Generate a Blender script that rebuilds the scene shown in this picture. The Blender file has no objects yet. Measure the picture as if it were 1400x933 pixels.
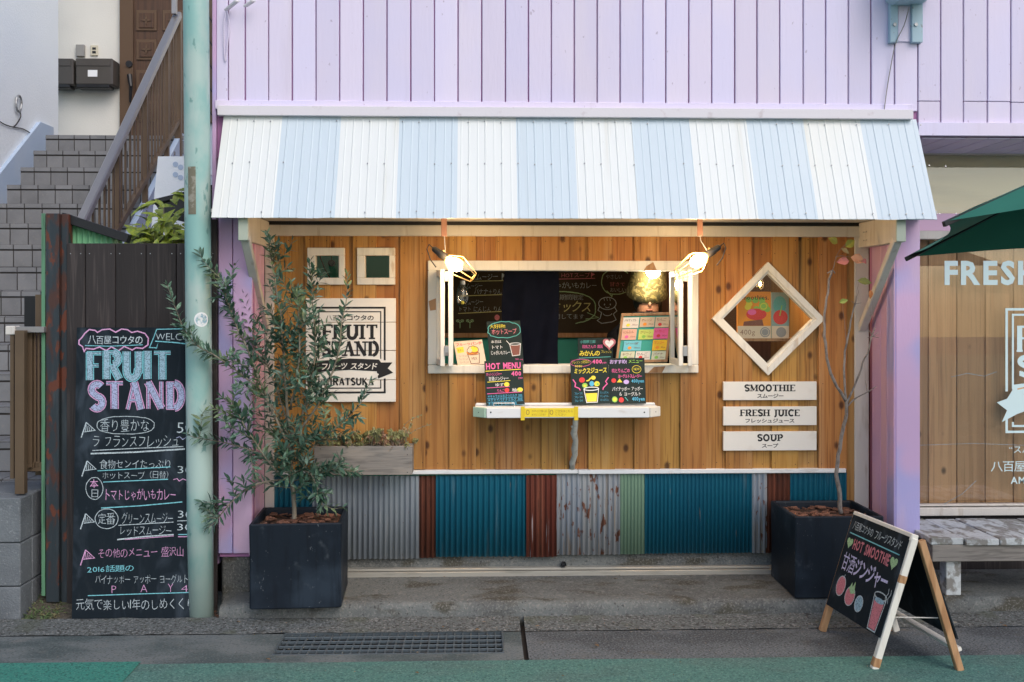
import bpy, math, random
from math import radians, sin, cos, pi
from mathutils import Vector, Matrix, noise
rnd = random.Random(7)
C = bpy.context.scene.collection
S = bpy.context.scene

# ------------------------------------------------------------------ camera, sky, sun, exposure
F, CD, TH, HZ, CZ = 1420.0, 6.3, radians(1.8), 420.0, 1.72
cam = bpy.data.objects.new('camera', bpy.data.cameras.new('camera')); C.objects.link(cam)
cam.location = (0, -CD, CZ); cam.rotation_euler = (radians(90), 0, -TH)
cam.data.sensor_width = 36; cam.data.lens = F/1400*36; cam.data.shift_y = -(466.5-HZ)/1400
cam.data.clip_start = .05; cam.data.clip_end = 500
S.camera = cam
w = bpy.data.worlds.new('World'); S.world = w; w.use_nodes = True
nt = w.node_tree; bg = nt.nodes['Background']; sky = nt.nodes.new('ShaderNodeTexSky')
SUN_EL, SUN_AZ = radians(42), radians(152)
sky.sky_type = 'NISHITA'; sky.sun_disc = False; sky.sun_elevation = SUN_EL; sky.sun_rotation = SUN_AZ
sky.dust_density = 2.0; sky.ozone_density = 1.0
nt.links.new(sky.outputs[0], bg.inputs[0]); bg.inputs[1].default_value = .15
sl = bpy.data.lights.new('sun', 'SUN'); so = bpy.data.objects.new('sun', sl); C.objects.link(so)
sl.energy = .80; sl.angle = radians(40); sl.color = (1, .95, .9)
d = Vector((sin(SUN_AZ)*cos(SUN_EL), cos(SUN_AZ)*cos(SUN_EL), sin(SUN_EL)))
so.rotation_euler = d.to_track_quat('Z', 'Y').to_euler()
S.view_settings.view_transform = 'Standard'; S.view_settings.look = 'None'; S.view_settings.exposure = .42
S.view_settings.gamma = 1
S.render.engine = 'CYCLES'; S.cycles.use_denoising = True; S.cycles.max_bounces = 8; S.cycles.transparent_max_bounces = 16
S.cycles.sample_clamp_indirect = 6

# ------------------------------------------------------------------ placing: a photo point on the plane Y, or on the ground
_s, _c = sin(TH), cos(TH)
def at(px, py, Y):
    t = (px-700)/F; dd = Y+CD; X = dd*(_s+t*_c)/(_c-t*_s); ww = dd*_c+X*_s
    return Vector((X, Y, CZ-(py-HZ)/F*ww))
def gat(px, py, Z=0.0):
    ww = F*(CZ-Z)/(py-HZ); u = (px-700)/F*ww
    return Vector((u*_c+ww*_s, ww*_c-u*_s-CD, Z))
def cat_(u, ww, Z): return Vector((u*_c+ww*_s, ww*_c-u*_s-CD, Z))
def xat(px, Y): return at(px, 420, Y).x
def zat(py, Y, px=700): return at(px, py, Y).z

# ------------------------------------------------------------------ objects
OFF = {}
def woff(p): return OFF.get(p.name, Vector((0, 0, 0))) if p else Vector((0, 0, 0))
def tagit(o, label, cat, group=None, kind=None):
    if label: o['label'] = label
    if cat: o['category'] = cat
    if group: o['group'] = group
    if kind: o['kind'] = kind
    return o
def thing(name, label, cat, loc=(0, 0, 0), group=None):
    o = bpy.data.objects.new(name, None); C.objects.link(o); o.location = loc; o.empty_display_size = .05
    OFF[o.name] = Vector(loc)
    return tagit(o, label, cat, group)
class G:
    """collects vertices and faces in world coordinates"""
    def __init__(s): s.v = []; s.f = []
    def add(s, V, Fc):
        b = len(s.v); s.v += [Vector(v) for v in V]; s.f += [[i+b for i in f] for f in Fc]; return s
    def convex(s, V, Fc):
        V = [Vector(v) for v in V]; c = sum(V, Vector())/len(V); out = []
        for f in Fc:
            n = Vector()
            for i in range(len(f)):
                a, b = V[f[i]], V[f[(i+1) % len(f)]]; n += (a-c).cross(b-c)
            m = sum((V[i] for i in f), Vector())/len(f)-c
            out.append(f if n.dot(m) > 0 else f[::-1])
        return s.add(V, out)
    def obox(s, c, ax, ay, az, ch=.002):
        """box by centre and three half-axis vectors, edges chamfered by ch"""
        c = Vector(c); A = [Vector(ax), Vector(ay), Vector(az)]
        L = [a.length for a in A]; ch = min(ch, *[l*.45 for l in L]); U = [a/l for a, l in zip(A, L)]
        V = []; idx = {}
        for sx in (-1, 1):
            for sy in (-1, 1):
                for sz in (-1, 1):
                    sg = (sx, sy, sz)
                    for k in range(3):
                        p = Vector(c)
                        for j in range(3): p += U[j]*sg[j]*(L[j] if j == k else L[j]-ch)
                        idx[sg, k] = len(V); V.append(p)
        Fc = []
        for k in range(3):
            i, j = [q for q in range(3) if q != k]
            for sk in (-1, 1):
                q = []
                for (a, b) in ((-1, -1), (1, -1), (1, 1), (-1, 1)):
                    sg = [0]*3; sg[k] = sk; sg[i] = a; sg[j] = b; q.append(idx[tuple(sg), k])
                Fc.append(q)
        for k in range(3):     # edges along axis k
            i, j = [q for q in range(3) if q != k]
            for a in (-1, 1):
                for b in (-1, 1):
                    sg = [0]*3; sg[i] = a; sg[j] = b
                    s0 = list(sg); s1 = list(sg); s0[k] = -1; s1[k] = 1; s0 = tuple(s0); s1 = tuple(s1)
                    Fc.append([idx[s0, i], idx[s1, i], idx[s1, j], idx[s0, j]])
        for sx in (-1, 1):
            for sy in (-1, 1):
                for sz in (-1, 1): Fc.append([idx[(sx, sy, sz), k] for k in range(3)])
        return s.convex(V, Fc)
    def box(s, x0, x1, y0, y1, z0, z1, ch=.002):
        return s.obox(((x0+x1)/2, (y0+y1)/2, (z0+z1)/2), ((abs(x1-x0))/2, 0, 0), (0, abs(y1-y0)/2, 0), (0, 0, abs(z1-z0)/2), ch)
    def pbox(s, px0, px1, py0, py1, Y0, Y1, ch=.002):
        """box whose front face at Y0 fills a photo rectangle, back at Y1"""
        a = at(px0, py1, Y0); b = at(px1, py0, Y0)
        return s.box(a.x, b.x, Y0, Y1, a.z, b.z, ch)
    def beam(s, p, q, w, h, up=(0, 0, 1), ch=.002):
        p, q = Vector(p), Vector(q); d = q-p; u = Vector(up); r = d.cross(u).normalized(); u = r.cross(d).normalized()
        return s.obox((p+q)/2, d/2, r*w/2, u*h/2, ch)
    def prism(s, pts, dvec):
        """closed polygon (3D points) extruded along dvec"""
        n = len(pts); P = [Vector(p) for p in pts]; d = Vector(dvec)
        nn = Vector()
        for i in range(n): nn += P[i].cross(P[(i+1) % n])
        if nn.dot(d) > 0: P = P[::-1]
        return s.add(P+[p+d for p in P], [list(range(n)), [2*n-1-i for i in range(n)]]+[[i, i+n, (i+1) % n+n, (i+1) % n] for i in range(n)])
    def tube(s, path, rad, n=8, cap=True, sq=1.0):
        P = [Vector(p) for p in path]; R = rad if isinstance(rad, (list, tuple)) else [rad]*len(P)
        T = [(P[min(i+1, len(P)-1)]-P[max(i-1, 0)]).normalized() for i in range(len(P))]
        ref = Vector((0, 0, 1)) if abs(T[0].z) < .9 else Vector((1, 0, 0))
        V = []; r = T[0].cross(ref).normalized()
        for i, p in enumerate(P):
            r = (r-T[i]*r.dot(T[i])).normalized(); u = T[i].cross(r)
            for k in range(n):
                a = 2*pi*k/n; V.append(p+(r*cos(a)+u*sin(a)*sq)*R[i])
        Fc = [[i*n+k, i*n+(k+1) % n, (i+1)*n+(k+1) % n, (i+1)*n+k] for i in range(len(P)-1) for k in range(n)]
        if cap: Fc += [list(range(n))[::-1], [(len(P)-1)*n+k for k in range(n)]]
        return s.add(V, Fc)
    def sphere(s, c, rx, ry=None, rz=None, n=10, m=7):
        ry = rx if ry is None else ry; rz = rx if rz is None else rz; c = Vector(c)
        V = [c+Vector((0, 0, rz))]
        for i in range(1, m):
            a = pi*i/m
            for k in range(n): b = 2*pi*k/n; V.append(c+Vector((rx*sin(a)*cos(b), ry*sin(a)*sin(b), rz*cos(a))))
        V.append(c-Vector((0, 0, rz))); L = len(V)-1
        Fc = [[0, 1+k, 1+(k+1) % n] for k in range(n)]
        for i in range(m-2):
            for k in range(n): a = 1+i*n; Fc.append([a+k, a+n+k, a+n+(k+1) % n, a+(k+1) % n])
        Fc += [[L, 1+(m-2)*n+(k+1) % n, 1+(m-2)*n+k] for k in range(n)]
        return s.add(V, Fc)
    def sheet(s, p00, p10, p11, p01, nu=1, nv=1, fn=None):
        P = [Vector(p) for p in (p00, p10, p11, p01)]; V = []
        for j in range(nv+1):
            for i in range(nu+1):
                u, v = i/nu, j/nv; p = P[0].lerp(P[1], u).lerp(P[3].lerp(P[2], u), v); V.append(p+(fn(u, v) if fn else Vector()))
        return s.add(V, [[j*(nu+1)+i, j*(nu+1)+i+1, (j+1)*(nu+1)+i+1, (j+1)*(nu+1)+i] for j in range(nv) for i in range(nu)])
    def mesh(s, name, mat, off=Vector((0, 0, 0)), smooth=False):
        me = bpy.data.meshes.new(name); me.from_pydata([tuple(v-off) for v in s.v], [], s.f); me.update()
        if mat: me.materials.append(mat)
        if smooth: me.shade_smooth()
        return me
    def obj(s, name, mat, parent=None, smooth=False, label=None, cat=None, group=None, kind=None):
        off = woff(parent); o = bpy.data.objects.new(name, s.mesh(name, mat, off, smooth)); C.objects.link(o)
        if parent: o.parent = parent; OFF[o.name] = off
        return tagit(o, label, cat, group, kind)
def inst(name, me, loc, parent=None, M3=None, label=None):
    o = bpy.data.objects.new(name, me); C.objects.link(o)
    l = Vector(loc)-woff(parent)
    o.matrix_basis = (Matrix.Translation(l) @ M3.to_4x4()) if M3 else Matrix.Translation(l)
    if parent: o.parent = parent
    return tagit(o, label, None)
def root(name, g, mat, label, cat, group=None, smooth=False, kind=None):
    """a top-level thing that is one mesh, its origin at its lowest point"""
    b = Vector((sum(v.x for v in g.v)/len(g.v), sum(v.y for v in g.v)/len(g.v), min(v.z for v in g.v)))
    o = bpy.data.objects.new(name, g.mesh(name, mat, b, smooth)); C.objects.link(o); o.location = b; OFF[o.name] = b
    return tagit(o, label, cat, group, kind)

# ------------------------------------------------------------------ materials
def lin(c): return tuple((x/12.92 if x <= .04045 else ((x+.055)/1.055)**2.4) for x in c)
def h(r, g, b): return lin((r/255, g/255, b/255))
MATS = {}
def mat(name, base, layers=(), rough=.6, metal=0, spec=.4, bump=None, rv=0.0, knots=None, emit=None, hv=0.0, alpha=None, trans=0, rough2=None, sheen=0):
    m = bpy.data.materials.new(name); m.use_nodes = True; nt = m.node_tree; N = nt.nodes; L = nt.links; b = N['Principled BSDF']
    b.inputs['Roughness'].default_value = rough; b.inputs['Metallic'].default_value = metal
    b.inputs['Specular IOR Level'].default_value = spec
    if trans: b.inputs['Transmission Weight'].default_value = trans
    tc = N.new('ShaderNodeTexCoord'); oi = N.new('ShaderNodeObjectInfo')
    mv = N.new('ShaderNodeVectorMath'); mv.operation = 'SCALE'; cmb = N.new('ShaderNodeCombineXYZ')
    for i in range(3): L.new(oi.outputs['Random'], cmb.inputs[i])
    L.new(cmb.outputs[0], mv.inputs[0]); mv.inputs['Scale'].default_value = 53.0 if rv or knots else 0
    ad = N.new('ShaderNodeVectorMath'); L.new(tc.outputs['Object'], ad.inputs[0]); L.new(mv.outputs[0], ad.inputs[1]); co = ad.outputs[0]
    def scaled(sc):
        q = N.new('ShaderNodeVectorMath'); q.operation = 'MULTIPLY'; L.new(co, q.inputs[0]); q.inputs[1].default_value = sc if isinstance(sc, tuple) else (sc,)*3
        return q.outputs[0]
    def mask(sc, lo, hi, detail=4, dist=0):
        n = N.new('ShaderNodeTexNoise'); n.inputs['Scale'].default_value = 1; n.inputs['Detail'].default_value = detail; n.inputs['Distortion'].default_value = dist
        L.new(scaled(sc), n.inputs['Vector']); r = N.new('ShaderNodeMapRange'); r.interpolation_type = 'SMOOTHSTEP'
        r.inputs['From Min'].default_value = lo; r.inputs['From Max'].default_value = hi; L.new(n.outputs['Fac'], r.inputs['Value']); return r.outputs[0]
    cur = N.new('ShaderNodeRGB'); cur.outputs[0].default_value = (*base, 1); cur = cur.outputs[0]
    def mix(a, colr, fac, amt):
        x = N.new('ShaderNodeMix'); x.data_type = 'RGBA'; mm = N.new('ShaderNodeMath'); mm.operation = 'MULTIPLY'; L.new(fac, mm.inputs[0]); mm.inputs[1].default_value = amt
        L.new(mm.outputs[0], x.inputs[0]); L.new(a, x.inputs[6]); x.inputs[7].default_value = (*colr, 1); return x.outputs[2]
    masks = []
    for ly in layers:
        c2, sc, lo, hi, amt = ly[:5]; f = mask(sc, lo, hi, *(ly[5:])); masks.append(f); cur = mix(cur, c2, f, amt)
    if knots:
        kc, ksc, kr = knots
        v = N.new('ShaderNodeTexVoronoi'); v.inputs['Scale'].default_value = 1; L.new(scaled(ksc), v.inputs['Vector'])
        r = N.new('ShaderNodeMapRange'); r.interpolation_type = 'SMOOTHSTEP'; r.inputs['From Min'].default_value = kr; r.inputs['From Max'].default_value = kr*.35; L.new(v.outputs['Distance'], r.inputs['Value'])
        # keep only some of the cells
        sp = N.new('ShaderNodeSeparateXYZ'); L.new(v.outputs['Color'], sp.inputs[0]); gt = N.new('ShaderNodeMath'); gt.operation = 'GREATER_THAN'; gt.inputs[1].default_value = .5; L.new(sp.outputs[0], gt.inputs[0])
        mm = N.new('ShaderNodeMath'); mm.operation = 'MULTIPLY'; L.new(r.outputs[0], mm.inputs[0]); L.new(gt.outputs[0], mm.inputs[1]); cur = mix(cur, kc, mm.outputs[0], .85)
    if rv or hv:
        hs = N.new('ShaderNodeHueSaturation'); mr = N.new('ShaderNodeMapRange'); mr.inputs['To Min'].default_value = 1-rv; mr.inputs['To Max'].default_value = 1+rv
        L.new(oi.outputs['Random'], mr.inputs['Value']); L.new(mr.outputs[0], hs.inputs['Value']); L.new(cur, hs.inputs['Color'])
        if hv:
            m2 = N.new('ShaderNodeMath'); m2.operation = 'MULTIPLY'; m2.inputs[1].default_value = 7.31; L.new(oi.outputs['Random'], m2.inputs[0]); m3 = N.new('ShaderNodeMath'); m3.operation = 'FRACT'; L.new(m2.outputs[0], m3.inputs[0])
            m4 = N.new('ShaderNodeMapRange'); m4.inputs['To Min'].default_value = .5-hv; m4.inputs['To Max'].default_value = .5+hv; L.new(m3.outputs[0], m4.inputs['Value']); L.new(m4.outputs[0], hs.inputs['Hue'])
        cur = hs.outputs[0]
    L.new(cur, b.inputs['Base Color'])
    if rough2 is not None and masks:
        r = N.new('ShaderNodeMapRange'); r.inputs['To Min'].default_value = rough; r.inputs['To Max'].default_value = rough2; L.new(masks[0], r.inputs['Value']); L.new(r.outputs[0], b.inputs['Roughness'])
    if bump:
        sc, st = bump[:2]; n = N.new('ShaderNodeTexNoise'); n.inputs['Scale'].default_value = 1; n.inputs['Detail'].default_value = 5; L.new(scaled(sc), n.inputs['Vector'])
        bp = N.new('ShaderNodeBump'); bp.inputs['Strength'].default_value = st; bp.inputs['Distance'].default_value = bump[2] if len(bump) > 2 else .003; L.new(n.outputs['Fac'], bp.inputs['Height']); L.new(bp.outputs[0], b.inputs['Normal'])
    if emit:
        b.inputs['Emission Color'].default_value = (*emit[0], 1); b.inputs['Emission Strength'].default_value = emit[1]
    MATS[name] = m; return m
def glassmat(name, tint=(1, 1, 1), amt=.08, rough=0.0):
    m = bpy.data.materials.new(name); m.use_nodes = True; nt = m.node_tree; N = nt.nodes; L = nt.links; N.remove(N['Principled BSDF'])
    t = N.new('ShaderNodeBsdfTransparent'); t.inputs[0].default_value = (*tint, 1); g = N.new('ShaderNodeBsdfGlossy'); g.inputs['Roughness'].default_value = rough
    fr = N.new('ShaderNodeFresnel'); fr.inputs[0].default_value = 1.5; a = N.new('ShaderNodeMath'); a.operation = 'MULTIPLY_ADD'; a.inputs[1].default_value = .8; a.inputs[2].default_value = amt-.04
    a.use_clamp = True; L.new(fr.outputs[0], a.inputs[0])
    x = N.new('ShaderNodeMixShader'); L.new(a.outputs[0], x.inputs[0]); L.new(t.outputs[0], x.inputs[1]); L.new(g.outputs[0], x.inputs[2]); L.new(x.outputs[0], N['Material Output'].inputs[0]); return m

lav = mat('lavender_paint', (.69, .615, .76), [((.65, .605, .80), 1.3, .35, .65, .8), ((.74, .66, .77), (3, 3, .8), .5, .75, .6), ((.50, .43, .52), (7, 7, .45), .60, .80, .45, 6), ((.30, .22, .30), (38, 38, 26), .70, .76, .5, 3)], rough=.55, bump=((60, 60, 10), .35), rv=.06)
lavcol = mat('lavender_pink_paint', (.62, .41, .64), [((.42, .40, .72), 1.7, .45, .56, .9, 2), ((.64, .46, .62), (2.5, 2.5, 1), .52, .66, .7), ((.25, .15, .3), (25, 25, 5), .70, .80, .5)], rough=.5, bump=((90, 90, 20), .3), rv=.04)
pinkp = mat('pink_paint', (.60, .38, .52), [((.52, .33, .58), 2, .4, .6, .7), ((.35, .18, .3), (25, 25, 4), .68, .8, .5)], rough=.5, bump=((80, 80, 20), .3), rv=.08)
groove = mat('mauve_groove', (.40, .18, .36), rough=.8)
whitetrim = mat('white_trim_paint', (.70, .66, .70), [((.45, .36, .38), (14, 14, 14), .6, .75, .5)], rough=.5, bump=(60, .2))
cream = mat('cream_painted_wood', (.56, .53, .49), [((.38, .32, .26), (25, 25, 3), .58, .72, .6), ((.7, .66, .6), (8, 8, 1.5), .5, .7, .5)], rough=.6, bump=((120, 120, 14), .4), rv=.06)
cream2 = mat('pale_window_frame', (.72, .69, .62), [((.45, .33, .22), (10, 10, 3), .64, .70, .6), ((.55, .52, .46), (40, 40, 4), .5, .7, .5)], rough=.55, bump=((120, 120, 14), .4), rv=.04)
ayw = mat('white_awning_paint', (.70, .72, .71), [((.56, .54, .46), (9, .7, .7), .60, .80, .5, 6), ((.70, .66, .52), (1.2, 1.2, .6), .55, .8, .35), ((.5, .52, .5), (40, 40, 40), .70, .78, .5)], rough=.42, bump=((15, 15, 15), .15))
ayb = mat('pale_blue_awning_paint', (.54, .62, .68), [((.42, .46, .46), (9, .7, .7), .60, .80, .4, 6), ((.60, .66, .70), (1.2, 1.2, .6), .5, .8, .6), ((.3, .38, .42), (40, 40, 40), .70, .78, .5)], rough=.42, bump=((15, 15, 15), .15))
cedar = mat('cedar_plank', (.40, .195, .052), [((.29, .125, .032), (20, 20, .8), .46, .62, .8, 5, .9), ((.44, .245, .090), (9, 9, .5), .5, .66, .8), ((.15, .055, .015), (95, 95, 1.8), .54, .66, .6, 3, .3)], rough=.5, bump=((110, 110, 3), .35), rv=.12, hv=.010, spec=.25, knots=((.045, .014, .006), (10, 10, 6.5), .24))
cedar2 = mat('shop_cedar_plank', (.62, .37, .19), [((.46, .25, .12), (22, 22, .9), .42, .66, .75, 5, .6), ((.48, .31, .17), (9, 9, .5), .5, .7, .7), ((.2, .1, .04), (90, 90, 2.2), .52, .75, .4)], rough=.5, bump=((110, 110, 3), .3), rv=.14, knots=((.06, .025, .012), (9, 9, 6), .22))
darkwood = mat('dark_stained_plank', (.026, .021, .021), [((.080, .064, .060), (30, 30, 1.6), .50, .66, .5, 6, 1.5), ((.02, .016, .016), (10, 10, .6), .45, .7, .7)], rough=.75, bump=((110, 110, 4), .6), rv=.25, knots=((.015, .01, .01), (5, 5, 2.6), .08))
brownwood = mat('brown_stained_wood', (.20, .085, .035), [((.11, .045, .02), (40, 40, 2), .45, .65, .8)], rough=.5, bump=((100, 100, 6), .3), rv=.1)
rawwood = mat('raw_timber', (.42, .24, .12), [((.28, .14, .06), (40, 40, 4), .45, .65, .8)], rough=.65, bump=((100, 100, 8), .4), rv=.1)
greywood = mat('weathered_grey_wood', (.24, .22, .20), [((.13, .12, .11), (5, 30, 60), .45, .68, .8, 5, .5), ((.34, .30, .26), (3, 8, 10), .5, .7, .6)], rough=.8, bump=((8, 60, 90), .5), rv=.1, knots=((.05, .04, .035), (5, 5, 9), .09))
peel = mat('peeling_white_paint', (.50, .53, .54), [((.17, .155, .135), (12, 7, 12), .50, .57, .85, 7), ((.36, .38, .38), (45, 30, 45), .5, .62, .6, 6), ((.17, .20, .10), (5, 5, 5), .64, .72, .7)], rough=.75, bump=((40, 20, 40), .6), rv=.1)
def corr(name, base, layers, metal=0, rough=.45): return mat(name, base, layers, rough=rough, metal=metal, bump=((30, 30, 30), .25), rough2=.85)
cblue = corr('blue_corrugated_metal', (.005, .105, .165), [((.16, .22, .24), (26, 26, 2.4), .60, .78, .55, 6), ((.006, .09, .15), (4, 4, 1), .4, .7, .5), ((.30, .22, .16), (40, 40, 7), .70, .76, .5, 6)], rough=.5)
cteal = corr('teal_corrugated_metal', (.01, .11, .17), [((.10, .16, .18), (26, 26, 2.4), .58, .78, .5, 6)])
cgrey = corr('galvanised_corrugated_metal', (.34, .38, .42), [((.22, .25, .29), (8, 8, 1), .4, .65, .7), ((.46, .48, .50), (30, 30, 4), .55, .72, .5), ((.22, .12, .07), (45, 45, 20), .68, .74, .5)], metal=.35, rough=.45)
crgal = corr('rust_speckled_galvanised_metal', (.36, .37, .38), [((.26, .30, .36), (30, 30, 1.4), .42, .6, .8), ((.32, .24, .16), (30, 30, 2.5), .55, .66, .6), ((.17, .055, .025), (34, 34, 14), .595, .64, .95, 6), ((.17, .055, .025), (14, 14, 2.2), .68, .73, .8, 6)], metal=.1, rough=.5)
crust = corr('rust_brown_corrugated_metal', (.105, .032, .018), [((.19, .055, .028), (28, 28, 1.5), .5, .68, .7), ((.05, .02, .014), (50, 50, 8), .55, .7, .7)], rough=.7)
crust2 = corr('flaking_red_corrugated_metal', (.13, .03, .018), [((.22, .07, .04), (34, 34, 1.2), .5, .66, .8), ((.45, .40, .42), (48, 48, 2.6), .63, .67, .9, 7), ((.06, .025, .016), (50, 50, 8), .55, .7, .6)], rough=.7)
cgreen = corr('sage_green_corrugated_metal', (.17, .27, .19), [((.12, .21, .15), (20, 20, 1), .45, .7, .6), ((.3, .32, .24), (50, 50, 20), .68, .75, .4)])
concrete = mat('step_concrete', (.130, .140, .136), [((.085, .088, .086), (2.2, 3.2, 2.2), .42, .62, .75, 6), ((.18, .185, .175), (18, 18, 18), .55, .66, .6, 6), ((.055, .050, .034), (4, 7, 9), .52, .66, .85, 6), ((.22, .215, .20), (85, 85, 85), .50, .66, .55, 4), ((.03, .03, .03), (62, 62, 62), .60, .68, .7, 3)], rough=.85, bump=((110, 110, 110), .8, .006), rough2=.9)
kerbm = mat('rough_kerb_concrete', (.115, .125, .123), [((.045, .045, .042), (58, 58, 58), .5, .6, .9, 4), ((.23, .235, .23), (70, 70, 70), .57, .64, .95, 3), ((.08, .09, .06), (4, 4, 4), .55, .7, .5)], rough=.9, bump=((90, 90, 90), 1, .01))
asphalt = mat('grey_asphalt', (.125, .138, .145), [((.05, .057, .062), (1.8, 2.8, 1.8), .42, .62, .8, 5), ((.24, .25, .26), (95, 95, 95), .50, .64, .6, 4), ((.025, .028, .03), (85, 85, 85), .51, .64, .8, 4), ((.14, .13, .11), (5, 9, 5), .60, .72, .5)], rough=.85, bump=((170, 170, 170), .9, .006))
apronm = mat('smooth_apron_concrete', (.13, .148, .150), [((.05, .072, .074), (2.5, 4.5, 2.5), .4, .62, .85, 5), ((.15, .15, .14), (7, 10, 7), .58, .70, .7, 6), ((.2, .2, .2), (90, 90, 90), .52, .68, .5, 4), ((.035, .04, .04), (70, 70, 70), .52, .68, .6, 4)], rough=.85, bump=((120, 120, 120), .5, .004))
greenroad = mat('green_road_coating', (.075, .185, .155), [((.085, .145, .13), (2.5, 5, 2.5), .42, .68, .7, 5), ((.18, .32, .28), (95, 95, 95), .50, .64, .5, 4), ((.02, .07, .065), (85, 85, 85), .51, .64, .65, 4)], rough=.8, bump=((180, 180, 180), .9, .005))
soil = mat('bark_soil', (.06, .035, .025), [((.14, .07, .045), (60, 60, 60), .5, .65, .9)], rough=.95, bump=(80, 1, .01))
bark = mat('bark_chips', (.15, .07, .045), rough=.9, rv=.5)
planterm = mat('charcoal_planter', (.007, .012, .020), [((.022, .034, .050), (3, 3, 3), .46, .66, .9, 6), ((.004, .006, .010), (30, 30, 3), .5, .7, .5), ((.20, .22, .24), (75, 75, 42), .69, .73, .5, 4), ((.07, .085, .10), (9, 9, 7), .60, .74, .7, 6)], rough=.5, spec=.2, bump=((25, 25, 25), .2))
boardm = mat('chalkboard_black', (.009, .015, .021), [((.045, .060, .078), (6, 6, 3), .50, .74, .8, 6, 1.2), ((.022, .028, .034), (30, 30, 9), .55, .75, .5)], rough=.75, spec=.15)
boardg = mat('menu_board_slate_green', (.020, .032, .031), [((.034, .046, .044), (12, 12, 12), .5, .7, .6)], rough=.7, spec=.15)
boardi = mat('inner_chalkboard', (.040, .030, .019), [((.055, .043, .03), (4, 4, 4), .45, .7, .6)], rough=.7, spec=.15)
def chalk(n, c, k=.45): return mat(n, c, [(tuple(x*.25+.02 for x in c), (150, 150, 150), .46, .62, k, 3)], rough=.9)
ch_l2 = None
def ink(n, c): return mat(n, c, rough=.7)
ch_w = chalk('chalk_white', (.50, .58, .62), .6); ch_t = chalk('chalk_teal', (.20, .55, .62)); ch_p = chalk('chalk_pink', (.68, .36, .60)); ch_l = chalk('chalk_lilac', (.38, .42, .62), .75)
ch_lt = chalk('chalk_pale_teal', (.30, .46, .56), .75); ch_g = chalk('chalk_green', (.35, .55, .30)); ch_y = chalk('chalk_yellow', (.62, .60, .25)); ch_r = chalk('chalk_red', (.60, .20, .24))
ch_l2 = chalk('chalk_lilac_white', (.55, .52, .75), .3)
ik = {k: ink('ink_'+k, c) for k, c in dict(black=(.012, .012, .014), white=(.8, .8, .8), pink=(.78, .13, .36), blue=(.10, .45, .68), yellow=(.80, .66, .06), red=(.70, .05, .05), green=(.28, .55, .10), teal=(.10, .42, .40), orange=(.85, .30, .03), lilac=(.55, .40, .75), brown=(.22, .08, .06), grey=(.3, .3, .3)).items()}
signw = mat('white_sign_board', (.74, .71, .66), [((.58, .52, .46), (8, 8, 14), .55, .75, .4)], rough=.5, bump=((60, 60, 60), .2), rv=.02)
papery = mat('yellow_paper', (.80, .62, .03), rough=.6); tapey = mat('yellow_tape', (.72, .52, .02), rough=.45)
paperc = mat('cream_paper', (.72, .60, .45), rough=.7)
aqua = mat('pale_aqua_vinyl', (.60, .76, .78), rough=.5)
steel = mat('dull_steel', (.35, .36, .37), [((.12, .1, .09), (20, 20, 20), .55, .7, .6)], rough=.45, metal=.8, bump=(40, .3))
alu = mat('aluminium_rail', (.45, .43, .38), [((.25, .24, .2), (5, 30, 30), .5, .7, .5)], rough=.4, metal=.5)
blackm = mat('black_metal', (.02, .02, .022), rough=.4, metal=.3); blackp = mat('black_plastic', (.015, .015, .017), rough=.35)
bronze = mat('bronze_aluminium', (.145, .098, .062), [((.10, .07, .045), (4, 4, 4), .4, .7, .5)], rough=.42, metal=.35)
bronzel = mat('pale_bronze_rail', (.32, .31, .31), rough=.3, metal=.55)
pinkl = mat('pale_pink_lintel', (.76, .50, .68), rough=.5)
copper = mat('copper_plate', (.15, .08, .065), rough=.45)
goldw = mat('gold_wire', (.80, .55, .22), rough=.3, metal=.9)
rustpost = mat('rusty_dark_steel', (.022, .032, .040), [((.06, .075, .085), (20, 20, 3), .5, .7, .6), ((.07, .024, .014), (14, 14, 5), .50, .60, .8, 6), ((.12, .033, .016), (13, 13, 7), .555, .60, .95, 6)], rough=.6, bump=((50, 50, 30), .5))
polem = mat('mint_painted_pole', (.38, .50, .46), [((.22, .43, .40), (3, 3, 1.7), .44, .58, .9, 6), ((.48, .54, .50), (9, 9, 2), .52, .7, .6), ((.12, .26, .24), (22, 22, 9), .63, .68, .8, 6), ((.20, .17, .10), (16, 16, 3), .66, .74, .6, 6)], rough=.5, bump=((30, 30, 10), .25))
whitewall = mat('white_stucco', (.82, .86, .88), [((.76, .81, .85), 1.2, .4, .7, .6)], rough=.75, bump=((70, 70, 70), .6, .006))
creamwall = mat('cream_stucco', (.70, .68, .62), [((.6, .58, .54), 1.5, .4, .7, .5)], rough=.8, bump=((70, 70, 70), .5, .005))
bluewhite = mat('pale_blue_stringer_paint', (.42, .52, .66), [((.52, .58, .66), 2, .4, .7, .6)], rough=.6, bump=((50, 50, 50), .3))
tile = mat('grey_step_tile', (.205, .21, .22), [((.155, .16, .17), 6, .4, .7, .6), ((.26, .245, .23), 60, .55, .7, .4)], rough=.6, bump=(80, .3), rv=.10)
grout = mat('dark_grout', (.04, .036, .034), rough=.9)
blockm = mat('grey_concrete_block', (.15, .165, .178), [((.085, .095, .105), 4, .4, .7, .7, 5), ((.30, .31, .32), 90, .58, .7, .5)], rough=.9, bump=((100, 100, 100), .8, .006), rv=.08)
olive = mat('olive_leaf', (.050, .115, .070), [((.19, .27, .21), 6, .4, .7, .8)], rough=.5, spec=.35, rv=.3, hv=.02)
olive2 = mat('olive_foliage', (.040, .095, .062), [((.19, .28, .22), 9, .50, .66, .9), ((.17, .22, .09), 4, .55, .68, .85), ((.035, .075, .06), 13, .5, .65, .6)], rough=.5, spec=.35)
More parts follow.
